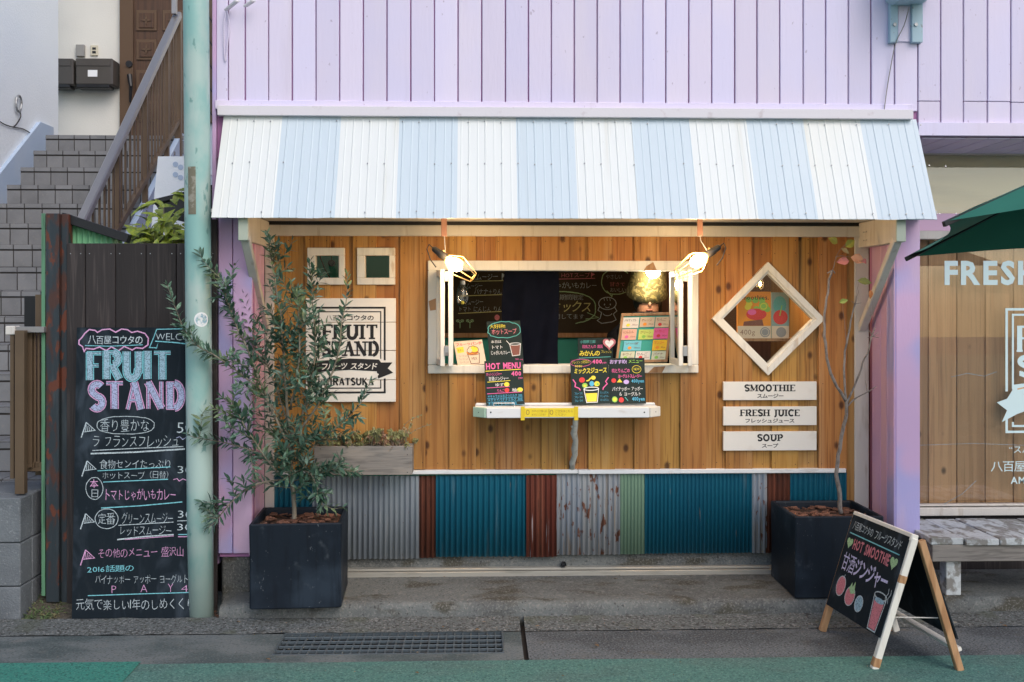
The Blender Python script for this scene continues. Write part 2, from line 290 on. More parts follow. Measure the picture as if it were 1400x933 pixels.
olivew = mat('olive_bark', (.24, .21, .16), [((.13, .11, .08), (40, 40, 10), .45, .65, .8)], rough=.85, bump=(90, .5))
greybark = mat('grey_bark', (.22, .19, .17), [((.12, .10, .09), (60, 60, 30), .45, .65, .8)], rough=.85, bump=(90, .6))
sedum = mat('sedum_leaf', (.24, .24, .10), [((.42, .20, .15), 14, .5, .62, .8), ((.30, .30, .16), 20, .5, .65, .7)], rough=.55)
fats = mat('yellow_green_leaf', (.24, .30, .035), [((.10, .18, .03), 7, .45, .65, .8), ((.42, .36, .05), 12, .55, .7, .6)], rough=.4, rv=.3)
weed = mat('weed_leaf', (.07, .11, .04), [((.16, .12, .06), 15, .5, .65, .8)], rough=.7)
navy = mat('navy_cloth', (.0035, .0045, .010), [((.006, .007, .014), 9, .4, .7, .6)], rough=.9, spec=.1, bump=((40, 40, 12), .3))
tealw = mat('teal_wall_paint', (.04, .36, .29), [((.055, .40, .33), 3, .4, .7, .5)], rough=.6)
skin = mat('skin', (.30, .15, .095), rough=.5); hair = mat('black_hair', (.01, .009, .009), rough=.5)
blackcloth = mat('black_cloth', (.006, .006, .008), [((.012, .012, .015), 20, .45, .7, .5)], rough=.9, spec=.1)
camo = mat('camouflage_cloth', (.09, .075, .025), [((.24, .20, .085), 26, .52, .56, 1, 2, 1), ((.055, .05, .02), 22, .56, .60, 1, 2, 1), ((.20, .16, .05), (31, 27, 29), .60, .64, .9, 2, 1)], rough=.85)
umbg = mat('green_parasol_cloth', (.016, .125, .088), [((.026, .16, .115), 4, .4, .7, .4)], rough=.8)
mintp = mat('mint_green_paint', (.40, .58, .46), [((.5, .5, .45), 20, .6, .7, .6)], rough=.55)
whitep = mat('white_shelf_paint', (.72, .73, .74), [((.5, .46, .42), (6, 20, 20), .58, .72, .5), ((.2, .2, .2), (50, 50, 50), .72, .76, .6)], rough=.55, rv=.02)
endp = mat('grey_green_paint', (.40, .44, .36), rough=.6)
birch = mat('peeled_birch_branch', (.50, .49, .44), [((.10, .08, .06), (20, 20, 12), .62, .68, .9), ((.3, .28, .25), 30, .5, .7, .6)], rough=.8, bump=(60, .5))
blindm = mat('cream_roller_blind', (.85, .76, .52), [((.82, .78, .60), (1, 1, 14), .45, .65, .6), ((.46, .40, .26), (.5, .5, 6), .5, .7, .4)], rough=.6)
intwood = mat('inner_brown_panel', (.11, .05, .028), [((.07, .03, .016), (30, 30, 2), .45, .65, .7)], rough=.5)
intdark = mat('inner_ceiling_paint', (.20, .19, .17), rough=.8)
glass = glassmat('window_glass', (.97, .98, .97), .02, .0)
glass2 = glassmat('shop_window_glass', (.98, .98, .97), .075, .0)
glassb = glassmat('bulb_glass', (.95, .95, .93), .12)
bulbm = mat('lit_bulb', (1, .9, .75), rough=.3, emit=((1, .72, .38), 40)); bulbc = mat('lit_filament', (1, .6, .2), emit=((1, .45, .10), 25)); bulbi = mat('lit_white_bulb', (1, .95, .85), emit=((1, .82, .6), 30))
# ------------------------------------------------------------------ flat print and chalk: 2D shapes laid on a surface
_gc = {}
def glyph(ch, off):
    k = (ch, off)
    if k not in _gc:
        cu = bpy.data.curves.new('t', 'FONT'); cu.body = ch; cu.size = 1; cu.resolution_u = 2; cu.offset = off
        o = bpy.data.objects.new('t', cu); me = bpy.data.meshes.new_from_object(o)
        V = [(v.co.x, v.co.y) for v in me.vertices]; Fc = [list(p.vertices) for p in me.polygons]
        bpy.data.objects.remove(o); bpy.data.curves.remove(cu); bpy.data.meshes.remove(me)
        _gc[k] = (V, Fc)
    return _gc[k]
class Surf:
    """maps a local drawing frame x0..x1, y0..y1 (y down) onto the surface spanned by TL, TR, BL"""
    def __init__(s, parent, TL, TR, BL, x0, y0, x1, y1):
        s.p = parent; s.o = Vector(TL); s.u = Vector(TR)-s.o; s.v = Vector(BL)-s.o; s.n = s.v.cross(s.u).normalized()
        if s.n.y > 0 and abs(s.n.y) > .3: s.n = -s.n
        s.b = (x0, y0, x1, y1); s.g = {}; s.k = 0; s.pxm = s.u.length/(x1-x0)
    def m(s, x, y, l): x0, y0, x1, y1 = s.b; return s.o+s.u*((x-x0)/(x1-x0))+s.v*((y-y0)/(y1-y0))+s.n*l
    def add(s, mt, V, Fc):
        s.k += 1; l = .0006+s.k*1.2e-5; g = s.g.setdefault(mt.name, (mt, G()))[1]
        P = [s.m(x, y, l) for x, y in V]; out = []
        for f in Fc:
            n = Vector()
            for i in range(len(f)): n += P[f[i]].cross(P[f[(i+1) % len(f)]])
            out.append(f if n.dot(s.n) > 0 else f[::-1])
        g.add(P, out)
    def text(s, t, x0, y0, x1, y1, mt, off=0.0, jit=0.0, slant=0.0, fity=True, rise=0.0):
        V = []; Fc = []; cx = 0; r = random.Random(hash(t) % 1000 if False else sum(map(ord, t)))
        for ch in t:
            if ch == ' ': cx += .4; continue
            v, f = glyph(ch, min(off, 0.0) if ord(ch) >= 0x4E00 else min(off, .02) if ord(ch) > 0x2E80 else off)
            if not v: continue
            wide = ord(ch) > 0x2E80; ex = [a for a, b in v]
            sx = 0 if wide else -min(ex)+.04; adv = 1.0 if wide else max(ex)-min(ex)+.10
            a = r.uniform(-1, 1)*jit*.5; k = 1+r.uniform(-1, 1)*jit*.7; dy = r.uniform(-1, 1)*jit*.35
            b = len(V); ca, sa = cos(a), sin(a); mx, my = (.5 if wide else adv/2), .35
            for (x, y) in v:
                X, Y = (x+sx-mx)*k, (y-my)*k
                V.append((cx+mx+X*ca-Y*sa+slant*Y, my+X*sa+Y*ca+dy+.02*jit*sin(37*x+11*y)))
            Fc += [[i+b for i in q] for q in f]; cx += adv*(.93 if wide else 1)
        xs = [a for a, b in V]; ys = [b for a, b in V]; ax, bx, ay, by = min(xs), max(xs), min(ys), max(ys)
        W = (x1-x0)/(bx-ax); H = (y1-y0)/max(by-ay, .25)
        s.add(mt, [(x0+(x-ax)*W, y1-(y-ay)*H-rise*(x-ax)*W) for x, y in V], Fc)
    def line(s, pts, wd, mt, closed=False, wob=0.0):
        P = [Vector((a, b)) for a, b in pts]
        if wob: P = [p+Vector((noise.noise(Vector((p.x*.35, p.y*.35, 1.7))), noise.noise(Vector((p.x*.35, p.y*.35, 9.1)))))*wob for p in P]
        n = len(P); L = []; R = []
        for i in range(n):
            a = P[(i-1) % n] if closed or i else P[0]; b = P[(i+1) % n] if closed or i < n-1 else P[-1]
            d0 = (P[i]-a); d1 = (b-P[i]); d0 = d0.normalized() if d0.length > 1e-6 else d1.normalized(); d1 = d1.normalized() if d1.length > 1e-6 else d0
            nrm = (d0+d1); nrm = nrm.normalized() if nrm.length > 1e-4 else d0; nv = Vector((-nrm.y, nrm.x)); cs = max(.5, nv.dot(Vector((-d0.y, d0.x))))
            L.append(P[i]+nv*wd/2/cs); R.append(P[i]-nv*wd/2/cs)
        V = [(p.x, p.y) for p in L+R]; m = n if closed else n-1
        s.add(mt, V, [[i, (i+1) % n, (i+1) % n+n, i+n] for i in range(m)])
    def poly(s, pts, mt): s.add(mt, pts, [list(range(len(pts)))])
    def oval(s, cx, cy, rx, ry, mt, n=18): s.poly([(cx+rx*cos(2*pi*i/n), cy+ry*sin(2*pi*i/n)) for i in range(n)], mt)
    def ring(s, cx, cy, rx, ry, wd, mt, n=28, p=1.0, a0=0, a1=2*pi, wob=0):
        def q(a): ca, sa = cos(a), sin(a); return (cx+rx*math.copysign(abs(ca)**p, ca), cy+ry*math.copysign(abs(sa)**p, sa))
        full = abs(a1-a0-2*pi) < .01; s.line([q(a0+(a1-a0)*i/n) for i in range(n if full else n+1)], wd, mt, full, wob)
    def heart(s, cx, cy, r, mt): s.poly([(cx+r*.062*16*sin(t)**3, cy-r*.062*(13*cos(t)-5*cos(2*t)-2*cos(3*t)-cos(4*t))) for t in [2*pi*i/24 for i in range(24)]], mt)
    def done(s, name='lettering'):
        for mt, g in s.g.values(): g.obj(name, mt, s.p)
# slab-serif capitals drawn as strokes: (weight, points); B thick, L thin; box 0..w by 0..1 (y up)
def arc(cx, cy, rx, ry, a0, a1, n=10): return [(cx+rx*cos(radians(a0+(a1-a0)*i/n)), cy+ry*sin(radians(a0+(a1-a0)*i/n))) for i in range(n+1)]
def letters(su, t, x0, y0, x1, y1, B, Lw, mt, serif=True, grow=0.0, tilt=None):
    """B, Lw: stroke weights in drawing units"""
    Hh = y1-y0; b = B/Hh; l = Lw/Hh; hb = b/2; W = .72
    D = {
     'F': (.62, [('B', [(hb, 0), (hb, 1)]), ('L', [(0, 1-l/2), (.62, 1-l/2)]), ('L', [(b*.6, .52), (.5, .52)])], [(hb, 0)], [(.62, 1, .22), (.5, .6, .18)]),
     'R': (.74, [('B', [(hb, 0), (hb, 1)]), ('L', [(0, 1-l/2), (.4, 1-l/2)]), ('B', arc(.4, .735, .22, .265-l/2, 90, -90)), ('L', [(b*.6, .47), (.4, .47)]), ('B', [(.38, .46), (.70-hb*.3, 0)])], [(hb, 0), (.68, 0)], []),
     'U': (.76, [('B', [(hb+.02, 1), (hb+.02, .32)]+arc(.38, .3, .36-hb, .3-l/2, 180, 360)+[(.74-hb*.6, .32), (.74-hb*.6, 1)])], [(hb+.02, 1), (.74-hb*.6, 1)], []),
     'I': (.36, [('B', [(.18, 0), (.18, 1)])], [(.18, 0), (.18, 1)], []),
     'T': (.72, [('B', [(.36, 0), (.36, 1)]), ('L', [(0, 1-l/2), (.72, 1-l/2)])], [(.36, 0)], [(.0+l/2, 1, .24), (.72-l/2, 1, .24)]),
     'S': (.60, [('B', arc(.30, .745, .25-hb*.2, .255-l/2, 35, 255, 12)[:-1]+arc(.30, .27, .26-hb*.2, .27-l/2, 85, -145, 12))], [], [(.56, 1.0, .26), (.04+l/2, .26, .26)]),
     'A': (.78, [('L', [(.10, 0), (.38, 1)]), ('B', [(.38, 1), (.68, 0)]), ('L', [(.20, .34), (.58, .34)])], [(.10, 0), (.68, 0)], []),
     'N': (.80, [('L', [(.12, 0), (.12, 1)]), ('B', [(.10, .98), (.68, .02)]), ('L', [(.68, 0), (.68, 1)])], [(.12, 0), (.10, 1), (.68, 1)], []),
     'D': (.76, [('B', [(hb+.03, 0), (hb+.03, 1)]), ('L', [(0, 1-l/2), (.34, 1-l/2)]), ('B', arc(.34, .5, .36-hb*.4, .5-l/2, 90, -90, 12)), ('L', [(0, l/2), (.34, l/2)])], [], []),
     'M': (.96, [('L', [(.12, 0), (.12, 1)]), ('B', [(.12, 1), (.46, .12)]), ('L', [(.46, .12), (.82, 1)]), ('B', [(.84, 0), (.84, 1)])], [(.12, 0), (.08, 1), (.84, 0), (.86, 1)], []),
     'O': (.80, [('B', arc(.40, .5, .36-hb*.4, .5-l/2, 0, 360, 22))], [], []),
     'H': (.82, [('B', [(.14, 0), (.14, 1)]), ('B', [(.68, 0), (.68, 1)]), ('L', [(.14, .5), (.68, .5)])], [(.14, 0), (.14, 1), (.68, 0), (.68, 1)], []),
     'E': (.66, [('B', [(hb+.02, 0), (hb+.02, 1)]), ('L', [(0, 1-l/2), (.62, 1-l/2)]), ('L', [(b*.6, .52), (.48, .52)]), ('L', [(0, l/2), (.64, l/2)])], [], [(.62, 1, .22), (.64, .22, .22)]),
     'J': (.46, [('B', [(.28, 1), (.28, .2)]+arc(.14, .16, .14, .22, 0, -120, 6))], [(.28, 1)], []),
     'C': (.72, [('B', arc(.40, .5, .36-hb*.4, .5-l/2, 45, 315, 16))], [], [(.68, 1, .26)]),
     'P': (.66, [('B', [(hb+.03, 0), (hb+.03, 1)]), ('L', [(0, 1-l/2), (.38, 1-l/2)]), ('B', arc(.36, .72, .24, .28-l/2, 90, -90)), ('L', [(b*.6, .45), (.38, .45)])], [(hb+.03, 0)], []),
     'K': (.78, [('B', [(.14, 0), (.14, 1)]), ('L', [(.62, 1), (.18, .42)]), ('B', [(.30, .56), (.68, 0)])], [(.14, 0), (.14, 1), (.68, 0), (.62, 1)], []),
     'Y': (.74, [('B', [(.10, 1), (.37, .45)]), ('L', [(.66, 1), (.37, .45)]), ('B', [(.37, .45), (.37, 0)])], [(.37, 0), (.10, 1), (.66, 1)], []),
     ' ': (.35, [], [], [])}
    tot = sum(D[c][0]+.10 for c in t)-.10; sx = (x1-x0)/tot; cx = 0
    for i, c in enumerate(t):
        wv, st, sf, tk = D[c]
        def M_(x, y): return (x0+(cx+x)*sx, y1-y*Hh+(tilt(i) if tilt else 0))
        for wt, pts in st: su.line([M_(*p) for p in pts], (B if wt == 'B' else Lw)+grow, mt, closed=(c == 'O'))
        if serif:
            for (x, y) in sf:
                hw = (hb+.09) if abs(sx/Hh) > 0 else .2
                yy = l/2 if y < .5 else 1-l/2; su.line([M_(x-hw, yy), M_(x+hw, yy)], Lw+grow, mt)
            for (x, y, q) in tk: su.line([M_(x, y), M_(x, y-q)], Lw+grow, mt)
        cx += wv+.10

# ------------------------------------------------------------------ ground
def struct(name, g, m, **k): return g.obj(name, m, kind='structure', **k)
YF = -.37; YA = -.65; SL = .10
struct('ground', G().sheet((-60, -60, -.25), (60, -60, -.25), (60, 60, -.25), (-60, 60, -.25)), asphalt)
yr = gat(700, 904).y
struct('road_patch', G().sheet((-30, gat(100, 906).y-.9, .008), (gat(188, 915).x, gat(100, 906).y-.9, .008), (gat(192, 908).x, gat(100, 908).y, .008), (-30, gat(100, 908).y, .008)), mat('bright_green_road_patch', (.035, .20, .155), [((.10, .27, .22), (95, 95, 95), .50, .64, .5, 4), ((.015, .07, .06), (85, 85, 85), .51, .64, .7, 4)], rough=.8, bump=((120, 120, 120), .8, .005)))
struct('road', G().sheet((-30, -30, .004), (30, -30, .004), (30, yr, .004), (-30, yr, .004)), greenroad)
ga = gat(390, 866); gb = gat(690, 893); GX0, GX1, GY1, GY0 = gat(372, 895).x, gb.x, ga.y, gb.y
xj = gat(717, 880).x; yk = gat(700, 864).y     # joint between the two slabs of the gutter, edge of the kerb band
ap = G()
for (a, b_, c_, d_) in ((-30, GX0, yr, yk), (GX1, xj-.012, yr, yk), (GX0, GX1, yr, GY0), (GX0, GX1, GY1, yk)):
    ap.sheet((a, c_, 0), (b_, c_, 0), (b_, d_, 0), (a, d_, 0))
struct('gutter_apron', ap, apronm)
struct('pavement', G().sheet((xj+.012, yr, 0), (30, yr, 0), (30, yk, 0), (xj+.012, yk, 0)), asphalt)
kb = G(); ks = -.585
for x0, x1 in ((-5.2, xj-.012), (xj+.012, 14)):
    n = int((x1-x0)/.05); kb.sheet((x0, yk, 0), (x1, yk, 0), (x1, ks, .022), (x0, ks, .022), n, 3, lambda u, v, x0=x0, x1=x1: Vector((0, .010*noise.noise(Vector((u*(x1-x0)*3, v, 3)))*(v < .1), .006*noise.noise(Vector((u*(x1-x0)*9, v*3, 1)))+.004)))
struct('kerb_strip', kb, kerbm)
struct('joint_bed', G().sheet((-30, yr-.02, -.03), (30, yr-.02, -.03), (30, 0, -.03), (-30, 0, -.03)) if False else G().sheet((xj-.05, yr, -.03), (xj+.05, yr, -.03), (xj+.05, ks, -.03), (xj-.05, ks, -.03)), grout)
# step in front of the shop, its nose worn round
nose = [(0, -.04), (0, .055), (.008, .082), (.026, .096), (.06, SL), (.30, SL+.002), (.62, SL)]
sx0 = gat(297, 838, .05).x; st = G(); nx = 150; sw = 9.0-sx0
for i in range(nx+1):
    x = sx0+sw*(i/nx); e = max(0, 1-(x-sx0)/.12)
    for k, (dy, z) in enumerate(nose):
        j = .007*noise.noise(Vector((x*3.1, k*.4, 0)))+.004*noise.noise(Vector((x*17, k, 5)))
        st.v.append(Vector((x, -.60+dy+(j if k < 5 else 0)+e*e*.06*(k < 5), z+(j*.5 if k < 6 else 0)-e*.03*(k > 0)*(k < 5))))
K = len(nose); st.f += [[i*K+k, (i+1)*K+k, (i+1)*K+k+1, i*K+k+1] for i in range(nx) for k in range(K-1)]+[list(range(K))[::-1]]
step = struct('pavement_step', st, concrete); step.data.shade_smooth()
ck = Surf(step, at(0, 0, 0)*0+Vector((0, 0, SL)), Vector((1, 0, SL)), Vector((0, -1, SL)), 0, 0, 1, 1); ck.n = Vector((0, 0, 1)); OFF[step.name] = Vector((0, 0, 0))
def gp(px, py): p = gat(px, py, SL); return (p.x, -p.y)
for pts in ([(782, 791), (789, 796), (788, 801), (792, 804)], [(995, 788), (1004, 796), (1008, 804), (1016, 807), (1022, 811)], [(996, 788.5), (1006, 789.3), (1020, 789)]):
    ck.line([gp(*p) for p in pts], .013, ch_w, wob=.002)
ck.done('chalk_marks')
crk = Surf(step, Vector((0, 0, 0)), Vector((1, 0, 0)), Vector((0, 0, -1)), 0, 0, 1, 1)
# fallen leaves and grit along the step and the kerb
fl = G()
for i in range(110):
    px = rnd.uniform(300, 1390); py = rnd.choice((rnd.gauss(853, 3), rnd.gauss(787, 2), rnd.uniform(856, 925))); Z_ = SL+.004 if py < 800 else (.022 if py < 864 else .012)
    q = gat(px, py, Z_); a = rnd.uniform(0, 6.28); r = rnd.uniform(.003, .009) if i % 6 else rnd.uniform(.012, .02)
    fl.add([q+Vector((cos(a)*r, sin(a)*r, 0)), q+Vector((-sin(a)*r*.5, cos(a)*r*.5, r*.35)), q+Vector((-cos(a)*r, -sin(a)*r, 0)), q+Vector((sin(a)*r*.5, -cos(a)*r*.5, r*.2))], [[0, 1, 2, 3]])
o = fl.obj('fallen_leaves', mat('dry_leaf', (.16, .10, .05), [((.30, .27, .22), 3, .5, .6, .8)], rough=.9), None, kind='stuff'); tagit(o, 'tiny dry leaves and grit scattered on the step and pavement', 'leaves')
# yard ground on the far left
yd = G(); yd.sheet((-9, ks, .005), (sx0+.02, ks, .005), (sx0+.02, 6, .005), (-9, 6, .005)); struct('yard_ground', yd, apronm)
# drain grate
gr = thing('drain_grate', 'steel drain grating set in the concrete gutter in front of the shop step', 'drain grate', ((GX0+GX1)/2, (GY0+GY1)/2, 0))
pit = G();z = -.20
for q in (((GX0, GY0, 0), (GX0, GY1, 0), (GX0, GY1, z), (GX0, GY0, z)), ((GX1, GY0, 0), (GX1, GY1, 0), (GX1, GY1, z), (GX1, GY0, z)), ((GX0, GY1, 0), (GX1, GY1, 0), (GX1, GY1, z), (GX0, GY1, z)), ((GX0, GY0, 0), (GX1, GY0, 0), (GX1, GY0, z), (GX0, GY0, z)), ((GX0, GY0, z), (GX1, GY0, z), (GX1, GY1, z), (GX0, GY1, z))): pit.sheet(*q)
pit.obj('pit_lining', mat('pit_dark', (.004, .004, .004), rough=.95), gr)
fr = G(); e = .010
fr.box(GX0, GX1, GY0, GY0+e, -.03, .003, .001); fr.box(GX0, GX1, GY1-e, GY1, -.03, .003, .001); fr.box(GX0, GX0+e, GY0+e, GY1-e, -.03, .003, .001); fr.box(GX1-e, GX1, GY0+e, GY1-e, -.03, .003, .001)
grates = mat('grate_steel', (.10, .125, .14), [((.09, .09, .09), (30, 30, 30), .5, .65, .7)], rough=.5, metal=.3); fr.obj('grate_frame', grates, gr)
lb = G().box(-(GX1-GX0)/2+e, (GX1-GX0)/2-e, -.0042, .0042, -.016, 0, .0015).mesh('long_bar', grates)
cb = G().box(-.0042, .0042, -(GY1-GY0)/2+e, (GY1-GY0)/2-e, -.014, -.003, .0015).mesh('cross_bar', grates)
for i in range(4): inst('long_bar', lb, ((GX0+GX1)/2, GY0+(GY1-GY0)*(i+1)/5, .001), gr)
for i in range(1, 27): inst('cross_bar', cb, (GX0+(GX1-GX0)*i/27, (GY0+GY1)/2, .001), gr)
lit = G()
for i in range(60):
    x, y = rnd.uniform(GX0+.02, GX1-.02), rnd.uniform(GY0+.02, GY1-.02); a = rnd.uniform(0, 6); r = rnd.uniform(.008, .02)
    lit.add([(x+r*cos(a), y+r*sin(a), z+.012), (x-r*sin(a), y+r*cos(a)*.6, z+.02), (x-r*cos(a), y-r*sin(a), z+.012), (x+r*sin(a), y-r*cos(a)*.6, z+.016)], [[0, 1, 2, 3]])
tagit(lit.obj('leaf_litter', weed, gr), None, None, kind='stuff')

# ------------------------------------------------------------------ the shop building
shop = thing('shop_building', 'lavender boarded shop with a striped awning over a cedar kiosk front', 'building', (0.5, 0, SL))
P0 = 295; XL = xat(P0, YF); ZS = zat(304, 0)   # left corner, soffit height
top = 4.3
bk = G(); bk.box(XL+.004, xat(1257, YF), YF+.018, YF+.12, zat(158, YF)-.25, top); bk.box(xat(1257, YF)+.0005, 6.2, YF+.018, YF+.12, zat(184, YF), top); bk.obj('upper_wall', groove, shop)
upw = bpy.data.objects['upper_wall']
edges = [295, 312, 335, 367]+[367+32.4*k for k in range(1, 11)]+[691+31.35*k for k in range(1, 11)]+[1035, 1066, 1098, 1129, 1160, 1191, 1223, 1255, 1286, 1317, 1350, 1382, 1414, 1446, 1478, 1510, 1542, 1574, 1606, 1638]
for a, b in zip(edges, edges[1:]):
    lo = 149 if b <= 1256 else 171; yo = rnd.uniform(-.0015, .0015)
    x0, x1 = xat(a, YF)+.0035, xat(b, YF)-.0035
    if b > 1256 and rnd.random() < .45:      # pieced board ends
        zz = zat(rnd.choice((134, 135, 136)), YF); G().box(x0, x1, YF, YF+.02, zat(lo, YF), zz-.0015, .003).obj('board', lav, upw); G().box(x0, x1, YF-.0015+yo*.5, YF+.02, zz+.0015, top, .003).obj('board', lav, upw)
    else: G().obox(((x0+x1)/2, YF+.01+yo, (zat(lo, YF)+top)/2), ((x1-x0)/2, rnd.uniform(-.001, .001), 0), (0, .01, 0), (rnd.uniform(-.0012, .0012), 0, (top-zat(lo, YF))/2), .003).obj('board', lav, upw)
# side wall of the building, seen from the alley
sw_ = G(); sw_.box(XL-.02, XL+.002, YF-.001, 4.5, .25, top); sw_.obj('side_wall', lavcol, shop)
rf = G().box(XL-.05, 6.3, YF-.06, 4.5, top, top+.12); rf.obj('roof', steel, shop)
# long trims
tr = G(); tr.pbox(297, 1249, 150, 157.5, YF-.045, YF); tr.obj('flashing', whitetrim, shop)
tr = G(); tr.pbox(294, 1248, 143, 149, YF-.012, YF+.002); tr.pbox(1256, 1650, 169.5, 185.5, YF-.03, YF); tr.obj('wall_trim', lav, shop)
# columns
def siding(edges, y0, y1, Y, mt, parent, axis='x', name='board'):
    for a, b in zip(edges, edges[1:]): G().pbox(a+.6, b-.6, y0, y1, Y, Y+.022, .003).obj(name, mt, parent)
colL = G().box(xat(299, YF), xat(345, YF), YF+.02, YF+.06, .30, zat(302, YF)); colL.obj('column', groove, shop); cL = bpy.data.objects['column']
siding([298, 318, 345], 262, 757, YF, lavcol, cL)
colR = G().box(xat(1222.5, YF), xat(1257.5, YF), YF+.02, YF+.06, .10, zat(302, YF)); o = colR.obj('column', groove, shop)
siding([1222, 1224.3, 1258.5], 200, 745, YF, lavcol, o)
# reveals: boards running up the return walls, from YF back to the kiosk wall
for side, px, m_ in ((-1, 345, pinkp), (1, 1222, lavcol)):
    X = xat(px, YF); ys = [YF+.002, YF+.10, YF+.21, -.03] if side < 0 else [YF+.002, YF+.11, YF+.20, -.03]
    rv_ = G().box(X+side*.022, X+side*.05, YF+.06, .06, .10, ZS); rv = rv_.obj('return_wall', groove, shop)
    for i, (a, b) in enumerate(zip(ys, ys[1:])):
        x0, x1 = (X-.02, X) if side < 0 else (X, X+.02)
        G().box(x0+side*.001, x1+side*.001, a+.0025, b-.0025, .31 if side < 0 else .14, ZS-.002, .003).obj('board', pinkp if i else m_, rv)
# column beyond towards the shop window: its right face
X = xat(1258.5, YF); G().box(X-.012, X+.006, YF+.024, .30, .14, zat(207, YF)).obj('column_side', lavcol, shop)
stub = G().pbox(303, 342, 757, 832, YF+.03, .1, .01); stub.obj('concrete_stub', concrete, shop)
# corner posts and header
G().pbox(1168.5, 1188, 322, 790, -.03, .02, .003).obj('corner_trim', cream, shop)
G().pbox(1157.5, 1168, 322, 790, -.022, .02, .003).obj('corner_board', cedar, shop)
G().pbox(362, 374.5, 322, 790, -.03, .02, .003).obj('corner_trim', cream, shop)
G().pbox(362, 1188, 309.5, 322.5, -.045, .02, .004).obj('header_trim', cream, shop)
so_ = G().box(XL+.03, xat(1258, YF), YA+.05, .0, ZS, ZS+.02); so_.obj('soffit', cream, shop)
G().pbox(362, 1188, 304, 308, -.035, .02).obj('header_gap', blackm, shop)
# cedar planks, cut round the openings
HOLES = [('r', 597, 947, 369, 500), ('r', 431, 464, 350, 380), ('r', 499, 532, 350, 380), ('d', 1050.5, 436, 67)]
PE = [374, 417, 452, 482, 515, 547, 582, 614, 651, 677, 714, 740, 778, 804, 841, 867, 903, 930, 966, 992, 1029, 1055, 1092, 1119, 1158]
def cutplank(a, b, Yf, th, y0=321, y1=642):
    g = G(); cuts = {a, b}
    for H in HOLES:
        xs = H[1:3] if H[0] == 'r' else (H[1]-H[3], H[1], H[1]+H[3])
        cuts |= {x for x in xs if a < x < b}
    cuts = sorted(cuts)
    for xa, xb in zip(cuts, cuts[1:]):
        iv = []; mid = (xa+xb)/2
        for H in HOLES:
            if H[0] == 'r' and H[1] <= mid <= H[2]: iv.append((H[3], H[3], H[4], H[4]))
            if H[0] == 'd' and abs(mid-H[1]) < H[3]:
                ra, rb = H[3]-abs(xa-H[1]), H[3]-abs(xb-H[1]); iv.append((H[2]-ra, H[2]-rb, H[2]+ra, H[2]+rb))
        iv = sorted(q for q in iv if q[3] > y0+2 and q[0] < y1-2); ca, cb_ = y0, y0
        for (ta, tb, ba, bb) in iv+[(y1, y1, y1, y1)]:
            if ta-ca < .5 and tb-cb_ < .5: ca, cb_ = ba, bb; continue
            g.prism([at(xa, ca, Yf), at(xb, cb_, Yf), at(xb, tb, Yf), at(xa, ta, Yf)], (0, th, 0)); ca, cb_ = ba, bb
    return g
kw = G().box(xat(362, 0), xat(1188, 0), .03, .04, .30, .62); kiosk = kw.obj('kiosk_wall', intdark, shop)
for i, (a, b) in enumerate(zip(PE, PE[1:])):
    spans = [(321, 369), (500, 642)] if (a > 597 and b < 947) else [(321, 436), (436, 642)] if (a > 984 and b < 1117) else [(321, 642)]
    for ya_, yb_ in spans:
        if i % 2 == 1: cutplank(a+.4, b-.4, -.034, .018, ya_, yb_).obj('plank', cedar, kiosk)
        else: cutplank(a-2.5, b+2.5, -.0155, .014, ya_, yb_).obj('plank', cedar, kiosk)
ng = G()
for i, (a, b) in enumerate(zip(PE, PE[1:])):
    yf = -.0342 if i % 2 else -.0157
    for py in (329, 347, 524, 634):
        for x in ((a+5, b-5) if i % 2 else (a+(b-a)/2,)):
            if (419 < x < 541 and py < 550 and py > 335) or (585 < x < 955 and 340 < py < 512) or (988 < x < 1117 and 515 < py < 620) or (374 < x < 385): continue
            q = at(x+rnd.uniform(-1, 1), py+rnd.uniform(-1.5, 1.5), yf); ng.tube([q+Vector((0, -.0006, 0)), q+Vector((0, .002, 0))], .0028, 6)
tagit(ng.obj('plank_nails', blackm, kiosk), None, None, kind='stuff')
# white ledge under the planks
G().pbox(372, 790, 642.5, 650, -.052, .01, .003).obj('ledge', whitep, shop); G().pbox(790.6, 1157, 641, 648.6, -.052, .01, .003).obj('ledge', whitep, shop)
# corrugated sheets
def corrugated(px0, px1, y0, y1, Y, mt, pitch=.0315, amp=.0075, ph=0.0):
    x0, x1 = xat(px0, Y), xat(px1, Y); z0, z1 = zat(y1, Y), zat(y0, Y); n = max(8, int((x1-x0)/pitch*8)); g = G()
    for i in range(n+1):
        x = x0+(x1-x0)*i/n; yy = Y-amp*cos(2*pi*(x/pitch)+ph)
        zb = z0+.003*noise.noise(Vector((x*7, 0, 2)))
        for z in (zb, z1): g.v.append(Vector((x, yy, z)))
        for z in (zb, z1): g.v.append(Vector((x, yy+.0015, z)))
    for i in range(n): a = i*4; c = a+4; g.f += [[a, c, c+1, a+1], [a+2, a+3, c+3, c+2], [a, a+2, c+2, c]]
    g.f += [[0, 1, 3, 2], [n*4, n*4+2, n*4+3, n*4+1]]
    o = g.obj('corrugated_sheet', mt, shop); o.data.shade_smooth(); return o
